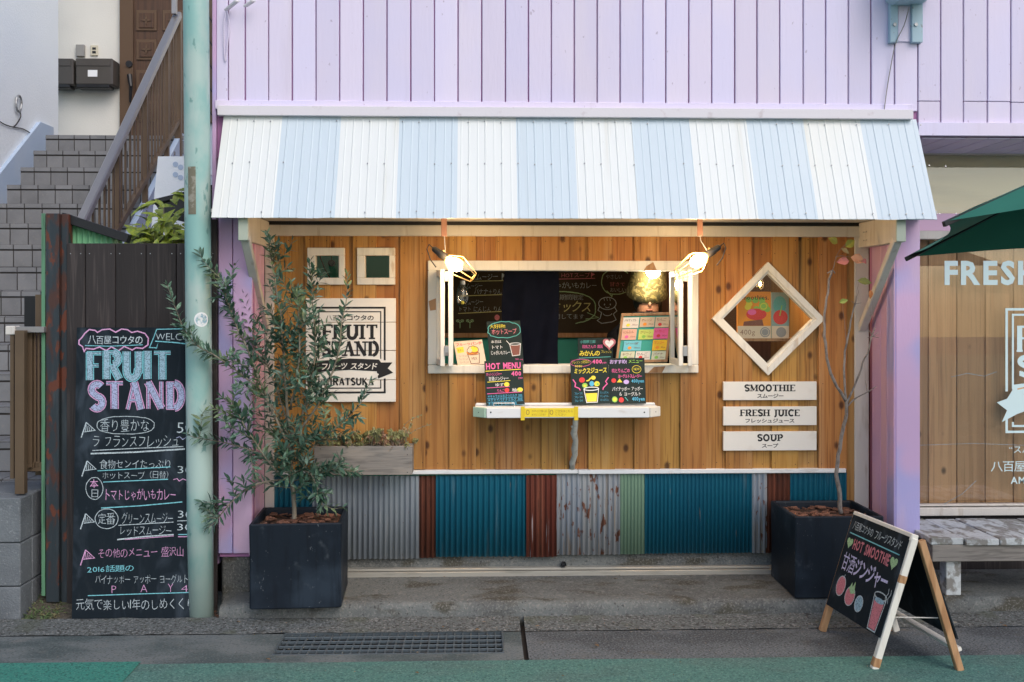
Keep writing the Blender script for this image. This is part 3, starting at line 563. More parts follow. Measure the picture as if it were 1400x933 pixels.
for q in ((374, 430, 650, 764, -.012, cteal), (427, 573, 650, 763, -.020, cgrey), (572, 597, 650, 762, -.015, crust), (596, 720.5, 650, 761, -.024, cblue, .0335, .0078), (719.5, 761, 650, 762, -.031, crust2),
          (760, 848, 648.6, 759.5, -.020, crgal), (847, 881, 648.6, 759, -.030, cgreen, .021, .004), (880, 1028, 648.6, 758.5, -.022, cblue, .024, .006), (1027, 1049, 648.6, 759, -.030, crgal), (1048, 1081, 648.6, 758.5, -.018, crust), (1080, 1157, 648.6, 758, -.024, cblue)):
    corrugated(*q[:6], **(dict(pitch=q[6], amp=q[7]) if len(q) > 6 else {}))
fd = G().box(XL+.3, xat(1222, 0), .012, .10, .05, zat(752, 0), .004); fd.obj('foundation', concrete, shop)
fd = G(); fd.box(xat(376, 0), xat(1175, 0), -.035, .012, zat(778, 0), zat(775, 0)); fd.box(xat(376, 0), xat(1175, 0), -.055, .012, SL-.02, zat(781.5, -.05)); fd.obj('sill_rail', alu, shop)
pp = G().tube([(xat(770.5, -.03), -.045, zat(771.5, -.03)), (xat(770.5, 0), .02, zat(771.5, 0))], .016, 14, cap=False); pp.tube([(xat(770.5, -.03), -.044, zat(771.5, -.03)), (xat(770.5, 0), .02, zat(771.5, 0))], .011, 14, cap=False); pp.obj('drain_pipe', steel, shop)
G().tube([(xat(770.5, -.03), -.02, zat(771.5, -.03)), (xat(770.5, 0), .015, zat(771.5, 0))], .012, 12).obj('pipe_hole', blackm, shop)

# ------------------------------------------------------------------ awning (fixed to the building)
aw = thing('awning', 'sloping ribbed metal awning in white and pale blue stripes over the kiosk', 'awning', at(790, 298, YA))
A0 = at(305, 158, YF-.005); A1 = at(1250, 158, YF-.005); B0 = at(290, 299, YA); B1 = at(1284, 299, YA)
zt, zb = A0.z, at(790, 299, YA).z; XA0, XA1 = (A0.x+B0.x)/2, (A1.x+B1.x)/2
slope = Vector((0, YA-(YF-.005), zb-zt)); sn = Vector((0, -slope.z, slope.y)).normalized()
if sn.y > 0: sn = -sn
pitch = (XA1-XA0)/42.7; prof = [(0, 0), (.40, 0), (.46, .0015), (.52, 0), (.86, .0), (.90, .0032), (.955, .0032), (.985, 0)]
for i in range(12):
    x0 = XA0+(XA1-XA0)*i/12; x1 = XA0+(XA1-XA0)*(i+1)/12; xs = [x0]
    k = int((x0-XA0)/pitch)-1
    pts = []
    while XA0+k*pitch < x1:
        for (f, hh) in prof:
            x = XA0+(k+f)*pitch
            pts.append((x, hh))
        k += 1
    def hh_(x):
        for (xa, ha), (xb, hb) in zip(pts, pts[1:]):
            if xa <= x <= xb: return ha+(hb-ha)*(x-xa)/(xb-xa+1e-9)
        return 0
    row = [(x0, hh_(x0))]+[p for p in pts if x0 < p[0] < x1]+[(x1, hh_(x1))]
    g = G(); nj = 6
    for (x, q) in row:
        for j in range(nj+1):
            v = j/nj; base = Vector((x, YF-.005, zt))+slope*v; w_ = .0035*noise.noise(Vector((x*2.2, v*3, 8)))+.0015*noise.noise(Vector((x*9, v*5, 3))); base = base+slope.normalized()*(.005*noise.noise(Vector((x*6, 2, 1))) if j == nj else 0)
            g.v.append(base+sn*(q+w_)); 
        for j in range(nj+1):
            v = j/nj; g.v.append(Vector((x, YF-.005, zt))+slope*v+sn*(q-.004))
    m = 2*(nj+1)
    for a in range(len(row)-1):
        for j in range(nj): g.f += [[a*m+j, a*m+j+1, (a+1)*m+j+1, (a+1)*m+j], [a*m+nj+1+j, (a+1)*m+nj+1+j, (a+1)*m+nj+2+j, a*m+nj+2+j]]
        g.f.append([a*m+nj, a*m+m-1, (a+1)*m+m-1, (a+1)*m+nj])
    g.f.append([j for j in range(nj+1)]+[m-1-j for j in range(nj+1)]); q = (len(row)-1)*m; g.f.append([q+j for j in range(nj, -1, -1)]+[q+nj+1+j for j in range(nj+1)])
    g.obj('stripe_sheet', ayw if i % 2 == 0 else ayb, aw)
sc_ = G().tube([(0, 0, 0), sn*.004], .0042, 7).mesh('screw', steel)
for i in range(44):
    for v in (.06, .48, .95):
        if rnd.random() < .55: inst('screw', sc_, Vector((XA0+(i+.87)*pitch, YF-.005, zt))+slope*(v+rnd.uniform(-.01, .01))+sn*.005, aw)
fb = G().box(XA0+.01, XA1-.01, YA+.055, YA+.08, ZS-.001, ZS+.03); fb.obj('front_batten', cream, aw)
# closing boards at the awning's ends
for X in (XA0+.012, XA1-.030):
    G().prism([(X, YF-.002, zt-.02), (X, YF-.002, ZS), (X, YA+.03, ZS)], (.018, 0, 0)).obj('end_board', cream, aw)
# brackets
for px, sgn in ((333, 1), (1231, -1)):
    X = xat(px, YA+.05); b = thing('awning_bracket', 'cream timber bracket under the %s end of the striped awning' % ('olive tree' if sgn > 0 else 'parasol'), 'bracket', (X, -.05, 1.6), 'awning brackets')
    G().box(X-.024, X+.024, YA+.05, YF-.001 if False else -.002, 2.08, ZS-.003, .004).obj('arm', cream, b)
    G().beam((X+.002*sgn, YA+.085, 2.10), (X+.002*sgn, -.02, 1.585), .040, .048, (1, 0, 0), .004).obj('brace', cream, b)
    G().box(X-.027, X+.027, YA+.037, YA+.050, 2.082, ZS-.004, .003).obj('end_cap', endp, b)
    bo = G()
    for (y, z) in ((-.12, 2.12), (-.12, 2.17), (-.16, 2.12), (-.16, 2.17)): bo.tube([(X+sgn*.022, y, z), (X+sgn*.028, y, z)], .004, 7)
    bo.obj('bolt', steel, b)
# ------------------------------------------------------------------ kiosk interior (structure)
IX0, IX1, IY = xat(362, 0)-.03, xat(1188, 0)+.05, 1.3
xw = xat(905, IY)
struct('interior_floor', G().sheet((IX0, .05, .11), (IX1, .05, .11), (IX1, IY, .11), (IX0, IY, .11)), intdark)
struct('interior_ceiling', G().sheet((IX0, .02, ZS+.05), (IX1, .02, ZS+.05), (IX1, IY, ZS+.05), (IX0, IY, ZS+.05)), intdark)
struct('interior_back_wall', G().sheet((IX0, IY, .11), (xw, IY, .11), (xw, IY, ZS+.05), (IX0, IY, ZS+.05)).sheet((IX0, .05, .11), (IX0, IY, .11), (IX0, IY, ZS+.05), (IX0, .05, ZS+.05)), tealw)
struct('interior_panel_wall', G().sheet((xw, IY, .11), (IX1, IY, .11), (IX1, IY, ZS+.05), (xw, IY, ZS+.05)).sheet((IX1, .05, .11), (IX1, IY, .11), (IX1, IY, ZS+.05), (IX1, .05, ZS+.05)), intwood)
ib = thing('menu_chalkboard', 'long black chalkboard with chalk drawings on the wall inside the kiosk', 'chalkboard', at(760, 458, IY-.03))
G().pbox(560, 905, 345, 456, IY-.03, IY-.002).obj('board', boardi, ib); G().pbox(560, 905, 455.5, 462, IY-.06, IY-.002).obj('chalk_ledge', rawwood, ib)
T_ = lambda px0, py0, px1, py1, Y: (at(px0, py0, Y), at(px1, py0, Y), at(px0, py1, Y), px0, py0, px1, py1)
s = Surf(ib, *T_(560, 345, 905, 456, IY-.03))
s.text('スムージー', 643, 375, 680, 383, ch_w, -.01, .12); s.line([(686, 374), (686, 384)], 1, ch_w); s.poly([(686, 374), (692, 377), (686, 380)], ch_w)
s.line([(640, 385), (688, 384)], .9, ch_y); s.text('スムージー', 632, 388, 659, 395, ch_w, -.015, .12); s.text('バナナ＋りんご', 648, 395, 692, 403, ch_w, -.015, .15)
s.line([(630, 405), (692, 403)], 1, ch_y); s.text('スムージー', 632, 410, 660, 417, ch_w, -.015, .12); s.text('トマト にんじん りんご', 628, 419, 692, 427, ch_w, -.015, .15); s.line([(626, 429), (690, 426)], 1, ch_y)
for x in (628.5, 642): s.line([(x, 449), (x, 442), (x-4, 438)], .9, ch_g); s.line([(x, 442), (x+4, 438)], .9, ch_g); s.ring(x-3, 439, 2, 1.6, .7, ch_g, 10); s.ring(x+3, 439, 2, 1.6, .7, ch_g, 10)
s.oval(679, 434.5, 3.5, 4, ch_r)
s.text('本日の HOTスープ', 742, 373, 806, 380, ch_r, -.01, .1); s.line([(808, 373), (808, 381)], 1, ch_r); s.poly([(808, 373), (813, 375.5), (808, 378)], ch_r); s.line([(740, 382.5), (813, 381)], 1, ch_r)
s.text('トマトじゃがいもカレー', 730, 386, 815, 395, ch_w, -.01, .1)
s.ring(752, 422, 62, 23, 1.3, ch_g, 36, .75, -1.75, 1.1, .8); s.line([(802, 428), (818, 435), (800, 437)], 1.2, ch_g)
s.text('1月末まで期間限定', 730, 403, 797, 411, ch_w, -.015, .15); s.text('ビタミックス', 728, 412, 807, 427, ch_y, .0, .12, .2); s.text('を使用してます', 742, 430, 798, 437, ch_w, -.015, .12)
s.ring(842, 386, 20, 17, 1.2, ch_g, 26, .85, .9, 5.6, .8); s.line([(829, 398), (836, 406), (837, 402)], 1.2, ch_g)
s.text('やさしい', 828, 376, 850, 382, ch_w, -.015, .1); s.text('甘さで', 833, 386, 854, 392, ch_r, -.01, .1); s.text('おいしい', 834, 394, 855, 400, ch_w, -.015, .1)
s.ring(830, 415.5, 12, 8.5, 1, ch_w, 22); 
for dx in (-4, 0, 4): s.line([(829+dx, 408), (830+dx, 412)], .7, ch_w)
s.oval(826, 417, .8, 1.3, ch_w, 8); s.oval(834, 417, .8, 1.3, ch_w, 8); s.ring(830, 419, 3, 2.6, .7, ch_w, 8, 1, .4, 2.7)
s.line([(819, 420), (817, 425), (822, 428), (820, 436), (816, 439), (822, 443), (836, 441), (842, 438), (838, 430), (843, 426), (840, 421)], 1, ch_w); s.ring(830, 429, 6, 3.4, .9, ch_w, 12, 1, .1, 3.0)
s.done()
# shelf and books behind the diamond window
shf = G().box(xat(1003, .2), xat(1095, .2), .09, .30, zat(467, .12), zat(463, .12)); sh = root('book_shelf', shf, rawwood, 'small timber shelf behind the glass of the diamond window', 'shelf')
def book(px0, px1, py0, py1, Y, label, bg_, red):
    o = thing('recipe_book', label, 'book', at((px0+px1)/2, py1, Y), 'recipe books behind the diamond window')
    G().pbox(px0, px1, py0, py1, Y, Y+.02, .002).obj('cover', bg_, o); s = Surf(o, *T_(px0, py0, px1, py1, Y)); W = px1-px0
    s.poly([(px0+.3, py1-18), (px1-.3, py1-18), (px1-.3, py1-.3), (px0+.3, py1-.3)], ik['grey'] if False else paperc)
    if W > 35:
        for i in range(9):
            s.oval(px0+4+rnd.random()*(W-8), py0+11+rnd.random()*20, 4.5, 4, ik['green'] if i % 3 else ik['yellow'], 10)
        s.oval(px0+26, py0+31, 14, 8, ik['red']); s.oval(px0+20, py0+28, 6, 4, ik['pink']); s.oval(px0+36, py0+20, 6.5, 6, ik['green']); s.ring(px0+36, py0+20, 4.4, 4, 1, ik['yellow'])
        s.poly([(px0+9, py1-24), (px0+34, py1-27), (px0+36, py1-18.3), (px0+8, py1-18.3)], ik['brown'])
        s.text('smoothies.', px0+3, py0+5, px0+43, py0+11, ik['black'], .01); s.text('400g', px0+4, py1-13, px0+24, py1-4, ik['brown'], -.01)
        s.oval(px0+38, py1-9.5, 7, 7, ik['grey']); s.ring(px0+38, py1-9.5, 5, 5, .7, paperc)
    else:
        s.oval(px0+11, py0+17, 9, 12, ik['teal']); s.oval(px0+12, py0+34, 10, 10, ik['red']); s.line([(px0+14, py0+18), (px0+11, py0+32)], 1.5, ik['green']); s.oval(px0+13, py1-9.5, 7, 7, ik['grey'])
    s.done()
book(1008, 1054, 399, 464, .10, 'larger recipe book with red and green fruit cover behind the diamond window', ik['orange'], 1)
book(1055, 1079, 400, 464, .12, 'narrower recipe book with a pale blue cover behind the diamond window', mat('pale_blue_cover', (.25, .38, .36), rough=.4), 0)
fbulb = thing('filament_bulb', 'small glowing filament bulb hanging behind the diamond window', 'light bulb', at(1039, 388, .55))
p = at(1039, 389, .55); G().sphere(p, .028, .028, .036).obj('bulb', glassb, fbulb, smooth=True); G().tube([p+Vector((0, 0, -.012)), p+Vector((0, 0, .02))], .007, 8).obj('filament', bulbc, fbulb); G().tube([p+Vector((0, 0, .034)), p+Vector((0, 0, .075))], .011).obj('holder', blackp, fbulb)
G().tube([p+Vector((0, 0, .07)), (p.x, p.y, ZS+.05)], .003, 6).obj('cord', blackp, fbulb)
def plight(p, e, c, r, parent):
    l = bpy.data.lights.new('lamp_light', 'POINT'); l.energy = e; l.color = c; l.shadow_soft_size = r
    o = bpy.data.objects.new('lamp_light', l); C.objects.link(o); o.location = Vector(p)-woff(parent); o.parent = parent
plight(p+Vector((0, -.05, 0)), 5.0, (1, .6, .28), .03, fbulb)
dm = G().prism([at(1012, 462, .30), at(1100, 380, .30), at(1130, 380, .30), at(1130, 462, .30)], (0, .03, 0))
struct('interior_partition', G().box(xat(1100, .5), xat(1100, .5)+.04, .30, IY, .11, ZS+.04), cedar)
# ---- serving window
wn = thing('serving_window', 'wide serving window with whitewashed frame and folded side sashes', 'window', at(770, 511, 0))
wf = G(); 
wf = [((585, 955, 357, 370), 0), ((585, 955, 499, 511), 0), ((585, 597, 370, 499), 0), ((946, 955, 370, 499), 0)]
for (q, _) in wf: G().pbox(q[0], q[1], q[2], q[3], -.055, .05, .004).obj('frame_board', cream2, wn)
G().box(xat(597, 0), xat(946, 0), -.055+.055, .09, zat(501, 0), zat(498.5, 0)).obj('sill', cream2, wn)
for (pts, nm) in (([(884, 364), (893, 358.5), (898, 370), (880, 370)], 0), ([(586, 412), (596, 408), (596, 424), (588, 425)], 0), ([(894, 502), (910, 501), (905, 510), (886, 510)], 0)):
    G().prism([at(a, b, -.0556) for a, b in pts], (0, -.0006, 0)).obj('bare_wood_patch', rawwood, wn)
def sash(xa, ya, xb, yb, pz0, pz1):
    """a tall glazed leaf standing between two plan points"""
    a, b = Vector((xa, ya, 0)), Vector((xb, yb, 0)); o = thing_part = G(); z0, z1 = pz0, pz1; dv = (b-a).normalized(); th = .026; fw = .036
    fr = G()
    for (p, q) in ((a, a+dv*fw), (b-dv*fw, b)): m_ = (p+q)/2; nrm = Vector((-dv.y, dv.x, 0)); fr.obox((m_.x, m_.y, (z0+z1)/2), dv*fw/2, nrm*th/2, (0, 0, (z1-z0)/2), .003)
    for z in (z0+fw/2, z1-fw/2): m_ = (a+b)/2; fr.obox((m_.x, m_.y, z), dv*((b-a).length/2-fw), Vector((-dv.y, dv.x, 0))*th/2, (0, 0, fw/2), .003)
    o = fr.obj('sash', cream2, wn); OFF[o.name] = woff(wn)
    g = G(); g.sheet((a.x+dv.x*fw, a.y+dv.y*fw, z0+fw), (b.x-dv.x*fw, b.y-dv.y*fw, z0+fw), (b.x-dv.x*fw, b.y-dv.y*fw, z1-fw), (a.x+dv.x*fw, a.y+dv.y*fw, z1-fw)); g.obj('pane', glass, o)
Z0, Z1 = zat(497, 0), zat(371.5, 0)
sash(xat(599, -.02), -.02, xat(605, -.33), -.33, Z0, Z1); sash(xat(616, -.33), -.33, xat(616, -.33)-.005, -.02, Z0, Z1)
sash(xat(943, -.02), -.02, xat(943.5, -.33), -.33, Z0, Z1); sash(xat(931, -.33), -.33, xat(931, -.33)+.002, -.02, Z0, Z1)
for px in (610.5, 937):
    for py in (378, 480): G().pbox(px-3, px+3, py-7, py+7, -.336, -.325, .001).obj('hinge', steel, wn)
# ---- small windows
def small_window(px0, px1, label, ang=0):
    o = thing('small_window', label, 'window', at((px0+px1)/2, 390, 0), 'small square windows above the fruit stand sign')
    w_ = 9.5
    for q in ((px0, px1, 339, 349.5), (px0, px1, 380, 389.5), (px0, px0+11, 349.5, 380), (px1-8, px1, 349.5, 380)): G().pbox(*q, -.05, -.012 if False else .03, .003).obj('frame_board', cream if False else cream2, o)
    G().pbox(px0+10, px1-7, 349, 381, .0, .004).obj('pane', glass, o)
small_window(420, 471, 'small square window with a dark round thing and cord behind its glass')
small_window(488, 540, 'small square window showing plain dark green behind its glass')
q = at(453, 360, .30); rl = G().tube([q, q+Vector((0, .03, 0))], .022, 14); rl.tube([q+Vector((0, .01, .02)), q+Vector((0, .01, .20))], .003, 6)
root('round_utensil', rl, blackm, 'dark round utensil hanging behind the left small square window', 'utensil')
q = at(438, 352, .25); root('loose_cord', G().tube([q+Vector((.0, 0, .08)), q, at(444, 368, .25), at(453, 383, .25), at(458, 392, .25)], .004, 6), blackp, 'black cord sagging behind the glass of the left small window', 'cord')
# ---- diamond window
dw = thing('diamond_window', 'diamond shaped window with white frame showing recipe books', 'window', at(1050.5, 513, -.03))
cx, cy, R = 1050.5, 436, 77.5; tips = [at(cx, cy-R, -.05), at(cx+R, cy+.5, -.05), at(cx, cy+R, -.05), at(cx-R+1, cy, -.05)]
cen = (tips[0]+tips[2])/2
for i in range(4):
    a, b = tips[i], tips[(i+1) % 4]; ia, ib_ = cen.lerp(a, .855), cen.lerp(b, .855); G().prism([a, b, ib_, ia], (0, .036, 0)).obj('frame_board', cream2, dw)
    ja, jb = cen.lerp(a, .80), cen.lerp(b, .80); G().prism([ia+Vector((0, .012, 0)), ib_+Vector((0, .012, 0)), jb+Vector((0, .012, 0)), ja+Vector((0, .012, 0))], (0, .05, 0)).obj('inner_frame', cream2, dw)
G().prism([cen.lerp(t, .815)+Vector((0, .03, 0)) for t in tips], (0, .004, 0)).obj('pane', glass, dw)
# ---- cloth in the window
cl = G(); n = 30; m_ = 16
def cx_(u, v):
    xl = 690-6*v*(v < 2)+(-2)*sin(v*5); xr = 762+3*v+2*sin(v*4+1)
    px = xl+(xr-xl)*u; return at(px, 370+129*v, .05+.014*sin(u*9+v*2.5)*(.3+v)+.006*sin(u*23+v*6)+.02*noise.noise(Vector((u*3, v*3, 4))))
cl.v = [cx_(i/n, j/m_) for j in range(m_+1) for i in range(n+1)]; cl.f = [[j*(n+1)+i, j*(n+1)+i+1, (j+1)*(n+1)+i+1, (j+1)*(n+1)+i] for j in range(m_) for i in range(n)]
k = len(cl.v); cl.v += [v+Vector((0, .003, 0)) for v in cl.v]; cl.f += [[a+k for a in f[::-1]] for f in cl.f]
root('navy_cloth', cl, navy, 'dark navy cloth hanging down the middle of the serving window', 'curtain', smooth=True)
root('curtain_rail', G().tube([at(595, 369.5, .06), at(948, 369.5, .06)], .006, 8), alu, 'thin rail along the head of the serving window', 'rail')
# ---- person
pr = thing('person', 'person in camouflage bucket hat and black hoodie with head bowed behind the counter', 'person', (at(880, 400, .42).x, .45, .11))
X = at(885, 400, .42).x; Zc = 1.72
hx, hy = X, .40; hz = zat(414, .40)     # chin area centre
bm = bpy.data.meshes.new('body'); 
J = [((X-.01, .56, .98), .13), ((X-.02, .56, 1.12), .13), ((X-.02, .53, 1.30), .135), ((X-.01, .49, 1.46), .11), ((X, .46, 1.555), .052), ((X, .43, 1.62), .058), ((X, .405, 1.70), .078), ((X, .41, 1.775), .082), ((X, .42, 1.84), .062)]
E_ = [(i, i+1) for i in range(len(J)-1)]
def chain(start, pts):
    a = start
    for p, r in pts: J.append((p, r)); E_.append((a, len(J)-1)); a = len(J)-1
    return a
for sg in (-1, 1):
    sh_ = chain(3, [((X+sg*.15, .49, 1.475), .068), ((X+sg*.20, .47, 1.40), .052), ((X+sg*.225, .40, 1.19), .043), ((X+sg*.17, .25, 1.17), .034), ((X+sg*.10, .16, 1.19), .026), ((X+sg*.085, .125, 1.19), .028), ((X+sg*.078, .09, 1.19), .026)])
    for k, (dx, L_) in enumerate(((-.030, .055), (-.010, .068), (.010, .072), (.028, .062))):
        chain(sh_, [((X+sg*.078+dx, .075, 1.19), .009), ((X+sg*.078+dx*1.2, .075-L_*.55, 1.18), .0085), ((X+sg*.078+dx*1.1, .075-L_*.8, 1.155), .0075)])
    chain(sh_-1, [((X+sg*.055, .115, 1.185), .010), ((X+sg*.035, .085, 1.175), .009), ((X+sg*.03, .062, 1.165), .008)])
    chain(0, [((X+sg*.09, .56, .90), .10), ((X+sg*.095, .55, .55), .07), ((X+sg*.095, .57, .22), .045), ((X+sg*.095, .50, .15), .04), ((X+sg*.095, .42, .14), .03)])
upz = lambda z: z+.08*min(1, max(0, (z-.95)/.5))
J = [(p if 5 <= i <= 8 else (p[0], p[1], upz(p[2])), r) for i, (p, r) in enumerate(J)]
bm.from_pydata([tuple(Vector(p)-woff(pr)) for p, r in J], E_, []); bm.update()
bo = bpy.data.objects.new('body', bm); C.objects.link(bo); bo.parent = pr; OFF['body'] = woff(pr)
sk = bo.modifiers.new('skin', 'SKIN'); sk.use_smooth_shade = True
for i, (p, r) in enumerate(J): bm.skin_vertices[0].data[i].radius = (r, r)
bm.skin_vertices[0].data[0].use_root = True; bo.modifiers.new('sub', 'SUBSURF').levels = 2; bo.modifiers['sub'].render_levels = 2; bm.materials.append(skin)
# face features, facing the street and down
fc = Vector((X, .333, 1.735))
G().sphere(fc+Vector((0, -.006, .005)), .011, .016, .018).obj('nose', skin, pr, smooth=True); G().sphere(fc+Vector((0, .008, -.035)), .022, .010, .006).obj('mouth', mat('lip', (.25, .08, .06), rough=.5), pr, smooth=True)
for sg in (-1, 1):
    G().sphere(fc+Vector((sg*.028, .014, .035)), .012, .008, .005).obj('eye', blackp, pr, smooth=True); G().sphere((X+sg*.078, .43, 1.785), .010, .022, .032).obj('ear', skin, pr, smooth=True)
G().sphere((X, .435, 1.765), .093, .10, .10, 18, 12).obj('hair', hair, pr, smooth=True)
# hoodie: torso and sleeves following the body, cut at neckline and cuffs
hd = G(); 
prof = [(.94, .17, .135), (1.05, .175, .14), (1.2, .185, .145), (1.34, .20, .14), (1.43, .215, .125), (1.485, .20, .11), (1.525, .15, .095), (1.555, .105, .09), (1.60, .098, .09), (1.61, .088, .08)]
n = 26
for (z_, rx, ry) in prof:
    yc = .56-.16*max(0, (z_-1.1))/.5
    for k in range(n): a = 2*pi*k/n; q = 1+.03*noise.noise(Vector((cos(a)*2, sin(a)*2, z_*6))); hd.v.append(Vector((X-.005+rx*cos(a)*q, yc+ry*sin(a)*q, z_)))
hd.f += [[i*n+k, i*n+(k+1) % n, (i+1)*n+(k+1) % n, (i+1)*n+k] for i in range(len(prof)-1) for k in range(n)]
for sg in (-1, 1): hd.tube([(X+sg*.13, .49, 1.47), (X+sg*.185, .475, 1.43), (X+sg*.212, .44, 1.31), (X+sg*.228, .40, 1.19), (X+sg*.205, .33, 1.165), (X+sg*.17, .25, 1.17), (X+sg*.13, .195, 1.18)], [.075, .078, .066, .060, .056, .047, .040], 14)
for v in hd.v: v.z = upz(v.z)
hd.obj('hoodie', blackcloth, pr, smooth=True)
tg = G(); tg.tube([(X-.09, .56, .97), (X-.097, .55, .55), (X-.095, .57, .16)], [.115, .085, .07], 12); tg.tube([(X+.09, .56, .97), (X+.097, .55, .55), (X+.095, .57, .16)], [.115, .085, .07], 12); tg.obj('trousers', navy, pr, smooth=True)
ht = G(); n = 28; hp = [(.0, .002), (.02, .055), (.03, .085), (-.01, .105), (-.05, .112), (-.085, .117), (-.115, .150), (-.135, .172), (-.137, .168), (-.112, .140)]
hz0 = zat(364, .42); hp = [(.0, .002), (-.002, .045), (-.010, .082), (-.032, .104), (-.075, .113), (-.125, .117), (-.165, .124), (-.215, .137), (-.217, .133), (-.165, .116)]
for (dz, r) in hp:
    for k in range(n):
        a = 2*pi*k/n; q = 1+.035*noise.noise(Vector((cos(a)*2.3, sin(a)*2.3, dz*16))); dip = -.0*(sin(a) < 0)*abs(sin(a))*(-dz/.2)
        ht.v.append(Vector((X+r*q*cos(a), .42+r*q*sin(a)*1.05, hz0-.012+dz+dip)))
ht.f += [[i*n+k, (i+1)*n+k, (i+1)*n+(k+1) % n, i*n+(k+1) % n] for i in range(len(hp)-1) for k in range(n)]
tc_ = Vector((X, .42, 1.80)); Rt = Matrix.Rotation(radians(30), 3, 'X')
ht.v = [tc_+Rt @ (v-tc_)+Vector((0, 0, .05)) for v in ht.v]
ht.obj('bucket_hat', camo, pr, smooth=True)
# ---- inner lamps
pb = thing('pendant_bulb', 'bright round bulb hanging in front of the camouflage hat', 'light bulb', at(893, 372, .14))
p = at(893, 371, .14); G().sphere(p, .046, n=16, m=10).obj('bulb', bulbi, pb, smooth=True); G().tube([p+Vector((0, 0, .04)), p+Vector((0, 0, .10))], .02).obj('holder', blackp, pb); G().tube([p+Vector((0, 0, .09)), (p.x, p.y, ZS+.05)], .004, 6).obj('cord', blackp, pb)
plight(p+Vector((-.02, .02, -.085)), 6.0, (1, .80, .55), .05, pb)
hl = thing('glass_lantern', 'clear unlit glass lantern jar hanging behind the left work lamp', 'lantern', at(632.5, 420, .12)); p = at(632.5, 404, .12)
lj = G(); pr_ = [(-.068, .006), (-.066, .022), (-.055, .033), (-.03, .037), (.02, .037), (.045, .034), (.06, .022), (.068, .016)]
for dz, r in pr_:
    for k in range(16): a = 2*pi*k/16; lj.v.append(p+Vector((r*cos(a), r*sin(a), dz)))
lj.f = [[i*16+k, i*16+(k+1) % 16, (i+1)*16+(k+1) % 16, (i+1)*16+k] for i in range(7) for k in range(16)]+[list(range(16))[::-1]]; lj.obj('jar', glassb, hl, smooth=True)
G().sphere(p+Vector((0, 0, -.045)), .012).obj('tealight', ik['yellow'], hl, smooth=True); G().tube([p+Vector((0, 0, .066)), p+Vector((0, 0, .09))], .016, 12).obj('cap', steel, hl); G().tube([p+Vector((0, 0, .09)), (p.x, p.y, ZS+.05)], .002, 6).obj('cord', blackp, hl)
G().tube([p+Vector((0, 0, -.02)), p+Vector((.006, 0, .05))], .0025, 6).obj('filament', steel, hl)

# ------------------------------------------------------------------ caged work lamps
def worklamp(hook, grip, tip, label, Y):
    o = thing('work_lamp', label, 'lamp', at(*hook, Y), 'caged work lamps under the awning')
    H = at(*hook, Y); A = at(*grip, Y-.02); B = at(*tip, Y-.05); ax = (B-A).normalized(); L_ = (B-A).length
    G().box(H.x-.016, H.x+.016, Y-.004, Y+.002, H.z-.005, ZS-.001, .002).obj('hook_plate', copper, o)
    r = ax.cross(Vector((0, 1, 0))).normalized(); u = ax.cross(r)
    G().tube([H+Vector((0, 0, .01)), H+Vector((.004, 0, -.03)), A+ax*.035+Vector((0, 0, .02))], .003, 6).obj('hook_wire', steel, o)
    G().tube([A+ax*.02+Vector((0, 0, .03)), A+ax*.035, A+ax*.04-Vector((0, 0, .02))], .008, 8).obj('clamp', goldw, o)
    G().tube([A-ax*.055, A-ax*.045, A-ax*.01, A, A+ax*.02, A+ax*.045, A+ax*.05], [.010, .017, .019, .023, .023, .021, .016], 14).obj('socket', blackp, o, smooth=True)
    c0 = A-ax*.05; G().tube([c0, c0-ax*.03+Vector((0, 0, .006)), c0-ax*.045-Vector((0, 0, .03)), c0-ax*.02-Vector((0, 0, .075)), c0+ax*.02-Vector((0, 0, .095))], .0035, 7).obj('cord', blackp, o)
    c = A+ax*.10; G().tube([A+ax*.04, A+ax*.06, A+ax*.08, A+ax*.11, A+ax*.135, A+ax*.15], [.014, .018, .030, .036, .028, .008], 16).obj('bulb', bulbm, o, smooth=True)
    cg = G(); n = 7; rings = [(.045, .022), (.115, .062), (L_, .030)]
    P = [[A+ax*d_+(r*cos(2*pi*k/n)+u*sin(2*pi*k/n))*q for k in range(n)] for d_, q in rings]
    for k in range(n):
        cg.tube([P[0][k], P[1][k], P[2][k]], .0018, 6); cg.tube([P[1][k], P[1][(k+1) % n]], .0015, 5); cg.tube([P[2][k], P[2][(k+1) % n]], .0015, 5); cg.tube([P[0][k], P[0][(k+1) % n]], .0015, 5)
    cg.obj('cage', goldw, o); plight(A+ax*.10+Vector((0, -.04, 0)), 18.0, (1, .62, .28), .035, o)
worklamp((607, 322), (602, 347), (647, 380), 'lit caged work lamp clamped at the left end of the serving window', -.42)
worklamp((957, 322), (974, 344), (926, 375), 'lit caged work lamp clamped at the right end of the serving window', -.42)
# ------------------------------------------------------------------ signs on the kiosk
fs = thing('wall_sign', 'square white painted board sign with black fruit stand lettering behind the olive tree', 'sign', at(480, 550, -.04))
for y0, y1 in ((408, 440.6), (441.2, 479.4), (480, 519.6), (520.2, 550)): G().pbox(418, 541, y0, y1, -.05, -.027, .002).obj('sign_board', signw, fs)
s = Surf(fs, *T_(418, 408, 541, 550, -.051)); K_ = ik['black']
s.line([(534, 487), (534, 419.5), (423, 419.5), (423, 538), (534, 538), (534, 522)], 0, K_) if False else None
s.line([(526, 493), (526, 421), (431, 421), (431, 491)], 2.6, K_); s.line([(431, 514), (431, 537), (526, 537), (526, 518)], 2.6, K_)
s.line([(520.5, 491), (520.5, 426.5), (436, 426.5), (436, 490)], 1.5, K_); s.line([(436, 514), (436, 531), (520.5, 531), (520.5, 520)], 1.5, K_)
s.text('八百屋コウタの', 445, 431, 511, 438.5, K_, .02)
